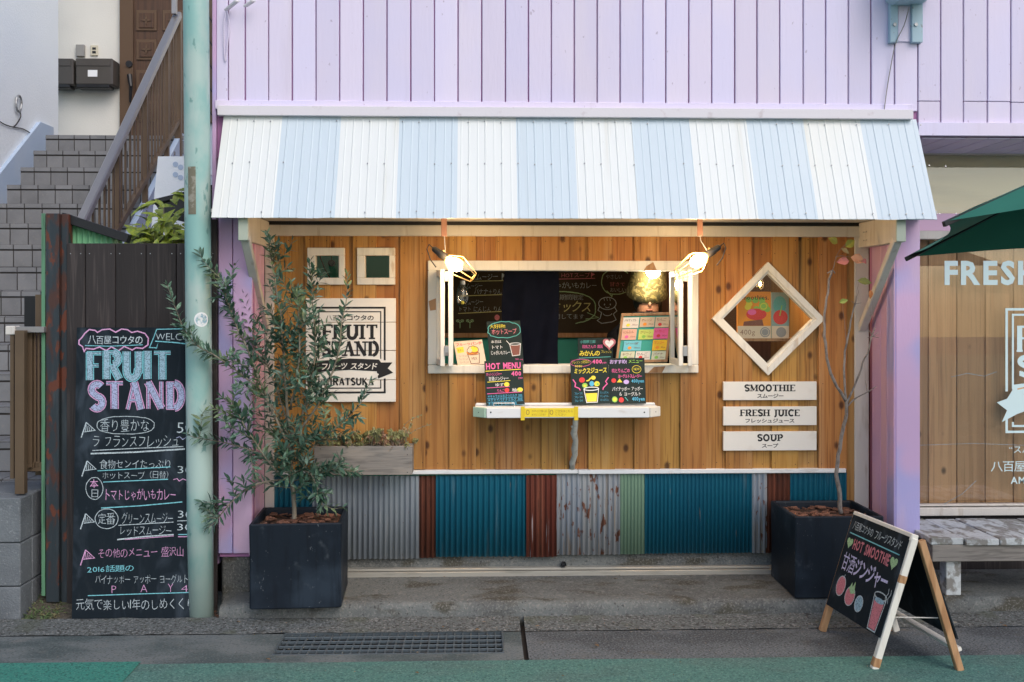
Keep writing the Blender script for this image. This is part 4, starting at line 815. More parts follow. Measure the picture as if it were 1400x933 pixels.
letters(s, 'FRUIT', 441, 444, 516, 464, 4.6, 2.1, K_); letters(s, 'STAND', 440, 467, 518, 487, 4.6, 2.1, K_)
s.poly([(426, 497), (430, 494), (478, 490.5), (518, 492), (521, 496), (536.5, 496), (530, 504), (537.5, 510), (517, 518), (515, 508), (478, 506), (441, 508.5), (430, 511.5), (426, 527), (409+10, 520), (424, 514), (419, 505)], K_)
s.text('フルーツ', 440, 497, 475, 506, signw, .03, .08, .2, rise=.02); s.text('スタンド', 479, 496.5, 516, 505.5, signw, .03, .08, .15, rise=.0)
letters(s, 'HIRATSUKA', 442, 517, 511, 527, 2.2, 1.3, K_, serif=False)
s.poly([(514, 510), (514, 518), (518, 512)], signw)
s.done()
for y0, y1, en, jp, xa, xb, ja, jb, nm in ((522, 547.5, 'SMOOTHIE', 'スムージー', 1018, 1087, 1035, 1071, 'uppermost white plaque with black SMOOTHIE lettering below the diamond window'),
                                           (556, 582, 'FRESH JUICE', 'フレッシュジュース', 1012, 1093, 1019, 1086, 'middle white plaque with black FRESH JUICE lettering'),
                                           (590, 616.5, 'SOUP', 'スープ', 1035.5, 1070, 1041.5, 1064, 'lowest white plaque with black SOUP lettering')):
    o = thing('menu_plaque', nm, 'sign', at(1052, y1, -.03), 'white plaques below the diamond window'); G().pbox(989, 1116.5, y0, y1, -.048, -.027, .0015).obj('plaque', signw, o)
    s = Surf(o, *T_(989, y0, 1116.5, y1, -.048)); letters(s, en, xa, y0+4.2, xb, y0+13.2, 2.3, 1.0, K_); s.text(jp, ja, y0+16.5, jb, y0+22.5, K_, .02); s.done()
# ------------------------------------------------------------------ counter shelf
csf = thing('counter_shelf', 'white narrow timber shelf under the serving window propped on a peeled branch', 'shelf', at(776, 572, -.15))
zt_ = zat(557.5, -.30); xa, xb = xat(665, -.30), xat(887, -.30); x0, x1 = xat(651, -.24), xat(900, -.24); zb_ = zat(571.5, -.30)
G().prism([(xa-.065, -.225, zt_-.02), (xa, -.295, zt_-.02), (xb, -.295, zt_-.02), (xb+.065, -.225, zt_-.02), (xb+.065, -.03, zt_-.02), (xa-.065, -.03, zt_-.02)], (0, 0, .018)).obj('shelf_top', whitep, csf)
G().box(xa, xb, -.318, -.297, zb_, zt_+.0, .003).obj('front_board', whitep, csf)
G().box(xa-.06, xb+.06, -.16, -.12, zt_+.000, zt_+.012, .003).obj('back_strip', whitep, csf)
for sg, X, m_ in ((-1, xa, mintp), (1, xb, cream2)): G().beam((X+sg*.002, -.307, (zb_+zt_)/2), (X+sg*.072, -.235, (zb_+zt_)/2), .02, zt_-zb_-.001, (0, 0, 1), .003).obj('end_block', m_, csf)
sc = G()
for px, py in ((671, 564), (881, 564)): q = at(px, py, -.32); sc.tube([q, q+Vector((0, .004, 0))], .0045, 8)
for sg, X in ((-1, xa), (1, xb)): q = Vector((X+sg*.042, -.277, (zb_+zt_)/2)); sc.tube([q, q+Vector((sg*.003, .003, 0))], .004, 8)
sc.obj('screw', blackm, csf)
br = G(); P = [at(787, 572, -.27), at(786.5, 583, -.24), at(784.5, 592, -.21), at(787, 603, -.17), at(785.5, 613, -.13), at(786, 622, -.10), at(782.5, 632, -.06), at(782, 641.5, -.035)]
br.tube(P, [.017, .016, .020, .016, .020, .017, .018, .017], 10); br.tube([at(785.5, 587, -.22), at(781.5, 583, -.24)], [.009, .006], 6); br.tube([at(786, 610, -.14), at(789.5, 607, -.16)], [.008, .005], 6); br.obj('prop_branch', birch, csf, smooth=True)
yp = thing('paper_notice', 'yellow paper notice taped along the front edge of the white shelf', 'notice', at(752, 571, -.32)); G().pbox(717, 789, 558, 570.5, -.3195, -.3185, .0002).obj('paper', papery, yp)
for a in (712, 785): G().pbox(a, a+5.5, 556, 575, -.3215, -.3198, .0002).obj('tape', tapey, yp)
s = Surf(yp, *T_(717, 558, 789, 570.5, -.32)); s.text('セルフサービスでお願いします', 727, 560.5, 748, 564, ik['brown'], -.01); s.text('ありがとうございます', 727, 565.5, 746, 568.5, ik['brown'], -.01); s.ring(721.5, 564, 2, 3, .6, ik['brown']); s.ring(754, 564, 2, 3, .6, ik['brown']); s.text('ご注文はこちら', 759, 560.5, 783, 564, ik['brown'], -.01); s.text('ください', 759, 565.5, 774, 568.5, ik['brown'], -.01); s.line([(750.5, 559), (750.5, 570)], .5, ik['brown']); s.done()
# ------------------------------------------------------------------ menu boards: leaning, built from corners (px, py, Y)
def board(name, label, cat, TL, TR, BL, frame, mt, th=.006, group=None, nm='board'):
    a, b, c = at(*TL), at(*TR), at(*BL); d_ = b+c-a; n_ = (c-a).cross(b-a).normalized(); n_ = -n_ if n_.y > 0 else n_
    o = thing(name, label, cat, ((c+d_)/2), group); g = G(); g.obox((a+d_)/2-n_*th/2, (b-a)/2, (c-a)/2, n_*th/2, .001); g.obj(nm, mt, o)
    s = Surf(o, a, b, c, *frame); s.n = n_; return o, s
gm = 'small hand written menu boards at the serving window'
o, s = board('menu_board', 'small black HOT MENU board standing at the left end of the white shelf', 'menu board', (662, 494, -.14), (714.5, 492, -.14), (664.5, 555, -.19), (662, 493, 714, 554), boardg, group=gm)
s.text('HOT MENU', 664, 496, 711, 505, ik['pink'], .03, .05); s.line([(663, 507), (711, 506)], .9, ik['yellow']); s.text('ホットジンジャー', 664, 509, 685, 514, ik['pink'], 0, .1); s.text('甘酒ジンジャー', 667, 515, 694, 520.5, ik['white'], 0, .1); s.line([(665, 522), (696, 521)], .8, ik['yellow'])
s.text('400', 698, 508.5, 711, 515, ik['pink'], .03, .1); s.text('yen', 707, 517, 713, 520, ik['pink'], 0); s.text('ゆず', 676, 524, 687, 528.5, ik['white'], 0, .1); s.oval(691, 526, 3.6, 3, ik['yellow']); s.line([(664, 530), (695, 529)], .8, ik['pink']); s.text('りんご', 678, 532, 688, 536.5, ik['pink'], 0, .1); s.oval(691, 534, 3.2, 3, ik['red']); s.text('柚', 698, 531.5, 704, 536.5, ik['white']); s.oval(708.5, 534, 4, 3, ik['yellow']); s.oval(706, 535.5, 1.3, 1.2, ik['green'], 8)
s.line([(664, 538), (711, 537)], .8, ik['pink'])
for k, t in enumerate(('＊キャラメルおさつミルク 300', '＊チャイバナナミルク 300', '＊ホットレモン 300')): s.text(t, 665, 539.5+k*5, 711-(k == 2)*8, 543.6+k*5, ik['blue'], .0, .08); s.line([(664, 544.4+k*5), (712, 544.1+k*5)], .35, ik['blue'])
s.done()
q = at(689, 554, -.20); ws = G(); zz = zt_; a, b = xat(675, -.20), xat(703, -.20); ws.tube([(a, -.19, zz+.001), (a, -.225, zz+.003), (a, -.235, zz+.020), (b, -.235, zz+.020), (b, -.225, zz+.003), (b, -.19, zz+.001)], .0025, 6)
root('wire_stand', ws, whitep, 'white wire stand holding the HOT MENU board on the shelf', 'stand')
o, s = board('menu_board', 'tilted green black soup board with a cup drawing leaning in the serving window', 'menu board', (665, 440, -.01), (711, 438.5, -.01), (670, 500, -.06), (665, 439, 711, 499), boardg, group=gm)
s.ring(688, 451, 22, 11, 1, ik['teal'], 30, .85, wob=1.5); s.text('大好評!!', 669, 443, 690, 449, ik['yellow'], .01, .1); s.text('ホットスープ', 671, 449.5, 705, 457.5, ik['red'] if False else ch_r, .03, .1); s.text('本日は', 669, 465, 683, 469, ik['white'], 0, .1); s.text('トマト', 670, 472, 684, 477, ik['white'], 0, .1); s.text('じゃがいもカレー', 668, 479, 694, 485, ik['white'], 0, .1)
s.poly([(695, 473), (708, 472), (706, 486), (697, 486.5)], ik['brown']); s.line([(694, 471), (696.5, 487), (706.5, 486), (709, 470)], .8, ik['white']); s.ring(701.5, 471, 7.3, 1.6, .8, ik['white']); s.line([(694, 471), (690, 466)], .8, ik['white']); s.text('300 yen', 700, 490.5, 710, 495, ik['pink']); s.done()
o, s = board('paper_card', 'pale paper card with a brown ice cup drawing at the left of the window sill', 'card', (620, 467.5, -.02), (659, 464.5, -.02), (626, 501, -.05), (620, 465, 659, 500), paperc, .003, nm='card')
s.text('フルーツパンチ', 622, 467.5, 658, 472, ik['red'], .02, .15); s.oval(643, 482, 8.2, 4, ik['orange']); s.oval(646, 477.5, 5, 4.5, ik['yellow']); s.oval(639, 479, 4, 3.4, paperc); s.line([(636, 484), (638.5, 498), (649.5, 498), (652, 484)], .9, ik['brown']); s.ring(644, 484, 8.2, 1.7, .8, ik['brown']); s.ring(644, 479, 8, 5.5, .8, ik['brown'], wob=1.4); s.poly([(622, 474), (632, 473), (632, 481), (623, 482)], ik['yellow']); s.text('あまい', 623.5, 476, 631, 479.5, ik['brown'])
for k in range(3): s.text('フルーツたっぷり', 623.5, 484.5+k*4.6, 635.5, 487.8+k*4.6, ik['brown'], -.01, .1)
s.text('MIX', 640.5, 489, 648, 493, ik['brown']); s.done()
o, s = board('menu_board', 'small black juice board with a yellow cup drawing, left of the pair on the shelf', 'menu board', (779.5, 491, -.14), (831.5, 489, -.14), (782, 554, -.19), (780, 490, 832, 553), boardg, group=gm)
s.text('フレッシュ野菜の', 782, 492.5, 806, 497, ik['yellow'], -.01, .1); s.ring(794.5, 496, 14, 5, .5, ik['pink']); s.text('400', 810, 492, 823, 498, ik['pink'], .03, .1); s.text('yen', 823.5, 496, 829, 499, ik['pink']); s.text('特製', 786, 499, 796, 502, ik['yellow']); s.text('ミックスジュース', 785, 503, 829, 511, ik['yellow'], .04, .1, .15)
s.oval(795, 519.5, 4, 3.6, ik['red']); s.line([(801, 521), (804, 520.5), (807, 517)], 1.8, ik['yellow']); s.oval(810.5, 517, 3.2, 2.8, ik['yellow']); s.oval(798.5, 527, 3.8, 3.3, ik['green']); s.oval(798.5, 527.5, 2, 1.8, ik['yellow']); s.oval(808, 525, 3.2, 3.6, ik['blue']); s.oval(815, 525.5, 3.8, 3.6, ik['yellow']); s.oval(816, 526, 1.8, 1.7, ik['green'])
s.poly([(799, 538), (815, 538), (813.5, 549.5), (800.8, 549.5)], ik['yellow']); s.line([(797, 532), (800, 550.5), (814.5, 550.5), (817, 532)], .9, ik['white']); s.ring(807, 532, 10, 2.2, 1.1, ik['white'])
for sg in (-1, 1): s.line([(807+sg*24, 518), (807+sg*20, 523), (807+sg*21, 527), (807+sg*16, 531), (807+sg*15, 534)], 1.4, ik['pink'], wob=2)
for k in range(3): s.text('フルーツの', 784, 536+k*5, 795, 539.3+k*5, ik['blue'], -.01, .12); s.text('たっぷり入', 819, 536+k*5, 830, 539.3+k*5, ik['blue'], -.01, .12)
s.done()
o, s = board('menu_board', 'small black recommended menu board, right of the pair on the shelf', 'menu board', (832, 490, -.13), (881, 489.5, -.14), (834, 552.5, -.18), (832, 490, 884, 552), boardg, group=gm)
s.text('おすすめ!', 833.5, 492, 858, 498, ik['lilac'], .03, .1); s.text('メニュー', 861, 492, 881, 497, ik['green'], .01, .1); s.text('桃とりんごの', 836, 504, 862, 510, ik['pink'], .03, .1); s.ring(872, 505.5, 6.5, 5, .6, ik['yellow']); s.text('NEW', 868, 503.5, 876.5, 507, ik['yellow']); s.text('ヨーグルトスムージー', 845, 512, 879, 517.5, ik['pink'], .02, .1)
s.oval(838.5, 520.5, 3.4, 3, ik['red']); s.poly([(843, 523), (847, 518), (851, 523)], ik['yellow']); s.oval(856.5, 522.5, 4, 3, ik['lilac']); s.text('400yen', 864, 519, 882, 525, ik['blue'], .02); s.text('パイナッポー アッポー', 836, 529, 880, 535, ik['white'], .0, .1); s.text('＆ ヨーグルト', 846, 536, 877, 541.5, ik['white'], .0, .1); s.oval(839, 546, 4, 4, ik['green']); s.oval(839, 546, 2.5, 2.5, ik['yellow']); s.oval(848.5, 546.8, 3.6, 3.5, ik['red']); s.line([(854, 543), (858, 548)], 1, ik['teal']); s.text('400yen', 864, 543, 882, 549.5, ik['blue'], .02); s.done()
o, s = board('menu_board', 'low black mandarin menu board standing behind the pair in the serving window', 'menu board', (790, 463, -.01), (838, 462, -.01), (790, 500, -.03), (790, 462, 838, 499), boardg, group=gm)
s.text('小田原三郎', 793, 464.5, 814, 469, ik['teal'], 0, .1); s.text('相馬さんの 農園', 796, 471, 824, 476, ik['pink'], 0, .1); s.text('みかんの', 792, 479, 820, 486.5, ik['yellow'], .03, .1); s.text('フレッシュ', 822, 479, 836, 483, ik['brown'] if False else ik['yellow'], -.01); s.line([(791, 489), (835, 488)], .8, ik['teal']); s.done()
ht_ = G(); q = at(833, 470, -.03); pts = [q+Vector((.040*.062*16*sin(t)**3, 0, .040*.062*(13*cos(t)-5*cos(2*t)-2*cos(3*t)-cos(4*t)))) for t in [2*pi*i/24 for i in range(24)]]; ht_.prism(pts, (0, .004, 0))
hc = root('heart_tag', ht_, ch_r, 'small red and white paper heart tag on top of the mandarin board', 'tag'); s = Surf(hc, q+Vector((-.03, -.001, .03)), q+Vector((.03, -.001, .03)), q+Vector((-.03, -.001, -.03)), 0, 0, 60, 60); s.heart(30, 29, 27, ik['white']); s.text('おい', 20, 20, 40, 30, ik['grey'], -.01); s.done()
# card frame
cf = thing('card_frame', 'wood framed display of eleven small coloured price cards in the serving window', 'notice board', at(880, 499, -.05))
a, b, c = at(849.5, 429, -.02), at(920, 427.5, -.02), at(841, 497, -.07); uu, vv = b-a, c-a; nn = vv.cross(uu).normalized(); nn = -nn if nn.y > 0 else nn; ox, oy = 849, 428
def q2(x, y, l=0): return a+uu*((x)/71)+vv*(y/70)+nn*l
G().obox(q2(35.5, 35, -.006), uu/2, vv/2, nn*.004, .001).obj('back_panel', tealw, cf)
for (xa_, xb_, ya_, yb_) in ((0, 71, 0, 4), (0, 71, 66, 70), (0, 3.5, 4, 66), (67.5, 71, 4, 66)): G().obox(q2((xa_+xb_)/2, (ya_+yb_)/2, .003), uu*(xb_-xa_)/142, vv*(yb_-ya_)/140, nn*.006, .002).obj('frame_side', rawwood, cf)
cols = [(3.5, 6, 22, 15, 'white'), (27, 6, 20, 14, 'cream'), (48, 6, 19, 15, 'cream'), (4, 22.5, 20, 15, 'pinky'), (27, 23.5, 21, 14, 'lime'), (47.5, 22, 20, 15, 'hot'), (8.5, 39, 24, 14, 'sky'), (48, 38.5, 19.5, 15, 'sun'), (6, 54, 19, 12, 'pale'), (26.5, 54, 20, 12, 'white'), (48.5, 54.5, 19, 12, 'pale')]
cm = {k: ink('card_'+k, c_) for k, c_ in dict(white=(.72, .68, .62), cream=(.66, .52, .36), pinky=(.72, .42, .32), lime=(.55, .66, .15), hot=(.78, .13, .32), sky=(.16, .52, .62), sun=(.82, .50, .03), pale=(.60, .62, .45)).items()}
for k, (x, y, w_, h_, cc) in enumerate(cols):
    G().obox(q2(x+w_/2, y+h_/2, .004+k*.0003), uu*w_/142, vv*h_/140, nn*.0006, .0001).obj('price_card', cm[cc], cf)
s = Surf(cf, a, b, c, 0, 0, 71, 70); s.n = nn; s.k = 640
names = ['パイナップル', 'オレンジ', 'りんご', 'にんじん', 'グリーン', 'いちご', 'ソーダ', 'マンゴー', 'キウイ', 'りんご', 'バナナ']; fc_ = ['yellow', 'orange', 'red', 'pink', 'green', 'red', 'orange', 'orange', 'green', 'red', 'green']
for (x, y, w_, h_, cc), t, f_ in zip(cols, names, fc_):
    s.text(t, x+2, y+2, x+w_-4, y+6, ik['red'] if cc in ('hot', 'sun') else ik['brown'] if cc != 'white' else ik['black'], .0, .12); s.oval(x+w_*.35, y+h_*.72, 2.6, 2.2, ik[f_], 10); s.text('300yen', x+w_*.6, y+h_*.62, x+w_-1.5, y+h_*.62+3, ik['brown'], -.01)
s.done()

# ------------------------------------------------------------------ planters and plants
def leafmesh(name, L_, W_, mt, fold=.25, curl=.15, seg=3):
    g = G(); prof_ = [0, .75, 1, .62, 0] if seg == 3 else [0, .8, 0]
    n_ = len(prof_)-1
    for i, p_ in enumerate(prof_):
        t = i/n_; y = L_*t; z = -curl*L_*t*t; w_ = W_*p_/2
        g.v += [Vector((-w_, y, z+w_*fold)), Vector((0, y, z)), Vector((w_, y, z+w_*fold))]
    for i in range(n_):
        a = i*3; g.f += [[a, a+1, a+4, a+3], [a+1, a+2, a+5, a+4]]
    return g.mesh(name, mt)
def orient(d_, up):
    y = d_.normalized(); x = y.cross(up)
    x = x.normalized() if x.length > 1e-3 else Vector((1, 0, 0)); z = x.cross(y); return Matrix((x, y, z)).transposed()
def planter(name, label, x0, x1, y0, y1, z0, z1, rot=0):
    c = Vector(((x0+x1)/2, (y0+y1)/2, z0)); o = thing(name, label, 'planter', c, 'cube planters at the kiosk front'); hx_, hy_ = (x1-x0)/2, (y1-y0)/2
    R_ = Matrix.Rotation(rot, 3, 'Z'); t = .018
    def sq(f, z, n=4):
        pts = []; cr = .008
        for sx, sy in ((1, 1), (-1, 1), (-1, -1), (1, -1)):
            X, Y = sx*(hx_-f), sy*(hy_-f)
            e_ = [(X-sx*cr, Y), (X, Y-sy*cr)]; pts += e_[::-1] if sx*sy > 0 else e_
        return [c+R_ @ Vector((X, Y, z-z0)) for X, Y in pts]
    g = G(); rings = [(.035, z0), (.006, z0), (.002, z0+.006), (.004, (z0+z1)/2), (0, z1-.006), (.004, z1), (t, z1), (t+.004, z1-.01), (t+.012, z1-.10)]
    for f, z in rings: g.v += sq(f, z)
    n_ = 8; g.f += [[i*n_+k, i*n_+(k+1) % n_, (i+1)*n_+(k+1) % n_, (i+1)*n_+k] for i in range(len(rings)-1) for k in range(n_)]+[list(range(n_))[::-1]]
    g.obj('tub', planterm, o)
    sg_ = G(); sg_.sheet(*[c+R_ @ Vector((a*(hx_-t-.002), b*(hy_-t-.002), z1-z0-.045)) for a, b in ((-1, -1), (1, -1), (1, 1), (-1, 1))], 10, 10, lambda u, v: Vector((0, 0, .018*noise.noise(Vector((u*6+x0, v*6, 1)))))); sg_.obj('soil', soil, o, smooth=True)
    cm_ = G().obox((0, 0, 0), (.021, 0, 0), (0, .012, 0), (0, 0, .004), .002).mesh('bark_chip', bark)
    for i in range(70):
        p = c+R_ @ Vector((rnd.uniform(-.85, .85)*(hx_-t), rnd.uniform(-.85, .85)*(hy_-t), z1-z0-.036+rnd.uniform(0, .014)))
        q = inst('bark_chip', cm_, p, o, Matrix.Rotation(rnd.uniform(0, 6), 3, 'Z') @ Matrix.Rotation(rnd.uniform(-.5, .5), 3, 'X') @ Matrix.Diagonal((rnd.uniform(.6, 1.4), rnd.uniform(.6, 1.5), 1)))
    return o, c
a = gat(337, 835, .088); pl1, c1 = planter('cube_planter', 'charcoal cube planter holding the bushy olive tree', xat(337.5, -.70), xat(463.5, -.70), -.70, -.22, .102, at(400, 716.5, -.70).z, radians(3))
pl2, c2 = planter('cube_planter', 'charcoal cube planter holding the nearly bare sapling behind the easel board', xat(1087, -.59), xat(1087, -.59)+.50, -.59, -.10, .102, at(1087, 707, -.59).z)
# olive tree
ol = thing('olive_tree', 'bushy grey green olive tree growing in the left charcoal planter', 'tree', (c1.x, c1.y, .50))
leafs = []; wood = G(); twig = G()
def polyp(pts): return [at(px, py, Y) for px, py, Y in pts]
def smoothp(P, n=4):
    out = []
    for i in range(len(P)-1):
        p0, p1, p2, p3 = P[max(i-1, 0)], P[i], P[i+1], P[min(i+2, len(P)-1)]
        for k in range(n):
            t = k/n; out.append(.5*((2*p1)+(p2-p0)*t+(2*p0-5*p1+4*p2-p3)*t*t+(3*p1-p0-3*p2+p3)*t**3))
    return out+[P[-1]]
def leafy(P, start=0.0, step=.017, L0=.052, dens=1.0, tipb=True):
    """pairs of leaves along a polyline"""
    tot = sum((b-a).length for a, b in zip(P, P[1:])); s_ = 0; nxt = tot*start; ph = rnd.uniform(0, 6)
    for a, b in zip(P, P[1:]):
        L_ = (b-a).length; d_ = (b-a)/max(L_, 1e-6)
        while nxt < s_+L_:
            p = a+d_*(nxt-s_); f = nxt/tot; r = d_.orthogonal().normalized(); r.rotate(Matrix.Rotation(ph, 3, d_)); ph += 1.57+rnd.uniform(-.4, .4)
            sc_ = L0*(1.0-.35*max(0, f-.75)*4)*rnd.uniform(.75, 1.2)
            for sg in (-1, 1):
                if rnd.random() > dens: continue
                k = rnd.uniform(.55, 1.0)*(1-.5*max(0, f-.8)*5*.8); dd = (d_*(1-k*.45)+r*sg*k+Vector((rnd.uniform(-.15, .15), rnd.uniform(-.15, .15), rnd.uniform(-.1, .15)))).normalized()
                leafs.append((p, dd, sc_, rnd.uniform(0, 6.28)))
            nxt += step*rnd.uniform(.75, 1.3)
        s_ += L_
Yc = -.46
main = [
 ([(402, 712, Yc), (401, 680, Yc), (398, 645, Yc), (399, 612, Yc+.01), (398, 585, Yc)], [.014, .013, .012, .012, .011], 2),
 ([(398, 600, Yc), (392, 540, Yc-.02), (386, 470, Yc-.04), (379, 400, Yc-.03), (371, 350, Yc-.04), (367, 324, Yc-.04)], [.010, .008, .007, .005, .003, .0015], .30),
 ([(397, 620, Yc), (372, 560, Yc-.06), (342, 490, Yc-.10), (318, 430, Yc-.10), (300, 385, Yc-.12), (294, 366, Yc-.12)], [.009, .007, .006, .004, .003, .0015], .25),
 ([(385, 570, Yc-.03), (345, 525, Yc-.12), (300, 490, Yc-.18), (262, 465, Yc-.22), (240, 425, Yc-.24), (226, 386, Yc-.25)], [.006, .005, .004, .003, .0025, .001], .15),
 ([(399, 610, Yc), (420, 545, Yc+.03), (430, 480, Yc+.04), (427, 410, Yc+.05), (424, 357, Yc+.05)], [.008, .006, .005, .003, .0015], .25),
 ([(400, 600, Yc), (435, 550, Yc-.05), (460, 490, Yc-.08), (470, 430, Yc-.09), (475, 374, Yc-.10)], [.008, .006, .005, .003, .0015], .25),
 ([(404, 650, Yc), (430, 610, Yc-.03), (466, 580, Yc-.06), (492, 552, Yc-.08), (508, 520, Yc-.09)], [.006, .005, .004, .003, .001], .3),
 ([(403, 672, Yc), (430, 650, Yc-.06), (462, 643, Yc-.10), (494, 648, Yc-.12)], [.005, .004, .003, .001], .3),
 ([(397, 640, Yc), (350, 618, Yc-.08), (310, 606, Yc-.12), (265, 598, Yc-.16), (256, 590, Yc-.17)], [.006, .005, .003, .002, .001], .2),
 ([(397, 655, Yc), (352, 662, Yc-.08), (318, 685, Yc-.12), (296, 712, Yc-.14), (278, 726, Yc-.15)], [.006, .005, .004, .003, .001], .35),
 ([(397, 660, Yc), (375, 640, Yc-.10), (345, 600, Yc-.16), (322, 560, Yc-.18), (300, 540, Yc-.18)], [.006, .005, .004, .003, .001], .2),
 ([(404, 640, Yc), (425, 650, Yc-.10), (440, 680, Yc-.13), (436, 700, Yc-.14)], [.005, .004, .003, .001], .3),
 ([(398, 590, Yc), (365, 500, Yc+.08), (340, 440, Yc+.10), (335, 400, Yc+.1)], [.006, .005, .003, .001], .3),
 ([(398, 560, Yc), (410, 480, Yc-.12), (405, 420, Yc-.14), (398, 385, Yc-.15)], [.006, .005, .003, .001], .3)]
DN = {3: .45, 8: .5, 9: .75, 5: .6, 4: .6, 2: .8, 1: 1.1, 10: 1.1, 13: 1.25, 12: .8}
for bi, (pts, rad, st_) in enumerate(main):
    P = smoothp(polyp(pts), 5); n_ = len(P); R_ = []
    for i in range(n_):
        t = i/(n_-1)*(len(rad)-1); k = min(int(t), len(rad)-2); R_.append(rad[k]+(rad[k+1]-rad[k])*(t-k))
    P = [p+Vector((noise.noise(p*9), noise.noise(p*9+Vector((5, 5, 5))), 0))*.012*(0 < i < n_-1) for i, p in enumerate(P)]
    wood.tube(P, R_, 7)
    if st_ < 1.5:
        leafy(P, max(st_, .3), .018, .062)
        # side shoots
        tot = sum((b-a).length for a, b in zip(P, P[1:]))
        nsh = int(tot*17*DN.get(bi, 1))
        for k in range(nsh):
            f = rnd.uniform(st_*.4, .86); i = int(f*(n_-1)); p = P[i]; d_ = (P[min(i+1, n_-1)]-P[i-1 if i else 0]).normalized()
            r = Vector((rnd.gauss(0, 1), rnd.gauss(-.15, .8), rnd.gauss(.25, .6))).normalized(); dd = (d_*.65+r*.95).normalized(); L_ = rnd.uniform(.09, .24)*(1.15-.5*f)
            Q = [p, p+dd*L_*.35+Vector((0, 0, .005)), p+dd*L_*.7+Vector((rnd.uniform(-.02, .02), rnd.uniform(-.02, .02), .025)), p+dd*L_+Vector((0, 0, .055*rnd.random()))]
            Q = smoothp(Q, 2)
            if Q[-1].y > -.10 or (Q[-1].x > xat(470, -.5) and Q[-1].z > zat(560, -.5)): continue
            twig.tube(Q, [.0022*(1-.7*j/(len(Q)-1)) for j in range(len(Q))], 4); leafy(Q, .10, .0205, .060)
for k in range(22):
    p = at(400+rnd.uniform(-2, 2), rnd.uniform(590, 690), Yc); dd = Vector((rnd.gauss(0, .8), rnd.gauss(-.45, .6), rnd.uniform(.1, .9))).normalized(); L_ = rnd.uniform(.12, .25); Q = smoothp([p, p+dd*L_*.4, p+dd*L_*.75+Vector((0, 0, .015)), p+dd*L_+Vector((0, 0, .03))], 2)
    if Q[-1].y > -.12: continue
    twig.tube(Q, [.0024*(1-.7*j/(len(Q)-1)) for j in range(len(Q))], 4); leafy(Q, .18, .0185, .058)
wood.obj('trunk', olivew, ol, smooth=True); tagit(twig.obj('twigs', olivew, ol), None, None, kind='stuff')
lm = leafmesh('leaf', 1.0, .29, olive); leafs.sort(key=lambda q: (q[0].y, -q[2])); rnd.shuffle(leafs); leafs.sort(key=lambda q: round(q[0].y, 1))
fol = G(); lv = [v.co.copy() for v in lm.vertices]; lf = [list(p.vertices) for p in lm.polygons]
for i, (p, d_, sc_, ro) in enumerate(leafs):
    up = Vector((sin(ro)*.6, -.3+cos(ro)*.5, .8)); R3 = orient(d_, up) @ Matrix.Diagonal((rnd.uniform(.8, 1.25)*sc_, sc_, sc_))
    if i < 290: inst('leaf', lm, p, ol, R3)
    else: fol.add([p+R3 @ v for v in lv], lf)
tagit(fol.obj('foliage', olive2, ol), None, None, kind='stuff')
print('olive leaves', len(leafs))
# sapling
sp = thing('sapling', 'nearly bare grey sapling with a few pink and green leaves in the right planter', 'tree', (at(1151, 700, -.34).x, -.34, .50)); g = G(); Ys = -.34
def br_(pts, rad, g=g):
    P = smoothp([at(x, y, Ys+dy) for x, y, dy in pts], 4); n_ = len(P); P = [p+Vector((noise.noise(p*14), noise.noise(p*11+Vector((3, 3, 3))), 0))*.011*(0 < i < n_-1) for i, p in enumerate(P)]
    g.tube(P, [rad[0]+(rad[1]-rad[0])*i/(n_-1)+.0012*noise.noise(P[i]*40) for i in range(n_)], 8)
br_([(1150, 702, 0), (1147, 672, 0), (1144, 640, 0), (1149, 605, 0), (1155, 575, 0), (1157, 546, 0)], (.0135, .0105))
br_([(1157, 550, 0), (1140, 520, -.02), (1129, 480, -.03), (1127, 440, -.03), (1131, 400, -.02), (1137, 371, -.02)], (.009, .0065))
br_([(1157, 550, 0), (1154, 515, .02), (1157, 470, .03), (1163, 440, .02), (1170, 412, .0), (1171, 404, 0)], (.008, .004))
br_([(1158, 552, 0), (1172, 520, .0), (1182, 490, -.02), (1190, 466, -.03), (1196, 448, -.03)], (.007, .0035))
br_([(1158, 556, 0), (1170, 545, .0), (1186, 537, -.02), (1198, 529, -.03)], (.005, .002))
br_([(1187, 537, -.02), (1185, 528, -.02), (1184, 520, 0)], (.002, .001)); br_([(1131, 374, -.02), (1137, 370, -.02), (1141, 374, -.02)], (.004, .003))
for x, y in ((1188, 452), (1201, 455), (1202, 462), (1186, 462)): br_([(1193, 460, -.03), (x, y, -.03)], (.003, .0015))
for x, y in ((1164, 412), (1178, 414), (1174, 396)): br_([(1169, 416, 0), (x, y, 0)], (.0025, .0012))
g.obj('trunk', greybark, sp, smooth=True)
g2 = G(); br_([(1137, 371, -.02), (1142, 352, -.03), (1150, 340, -.03), (1156, 334, -.03)], (.0016, .001), g2); br_([(1142, 352, -.03), (1150, 350, -.03), (1165, 352, -.03)], (.0013, .0008), g2); br_([(1171, 404, 0), (1172, 394, 0), (1176, 383, 0)], (.0013, .0008), g2); br_([(1196, 448, -.03), (1194, 425, -.03), (1190, 408, -.03)], (.0012, .0008), g2); br_([(1157, 470, .03), (1153, 440, .02), (1151, 412, .02)], (.0012, .0008), g2)
g2.obj('leaf_stalk', greybark, sp)
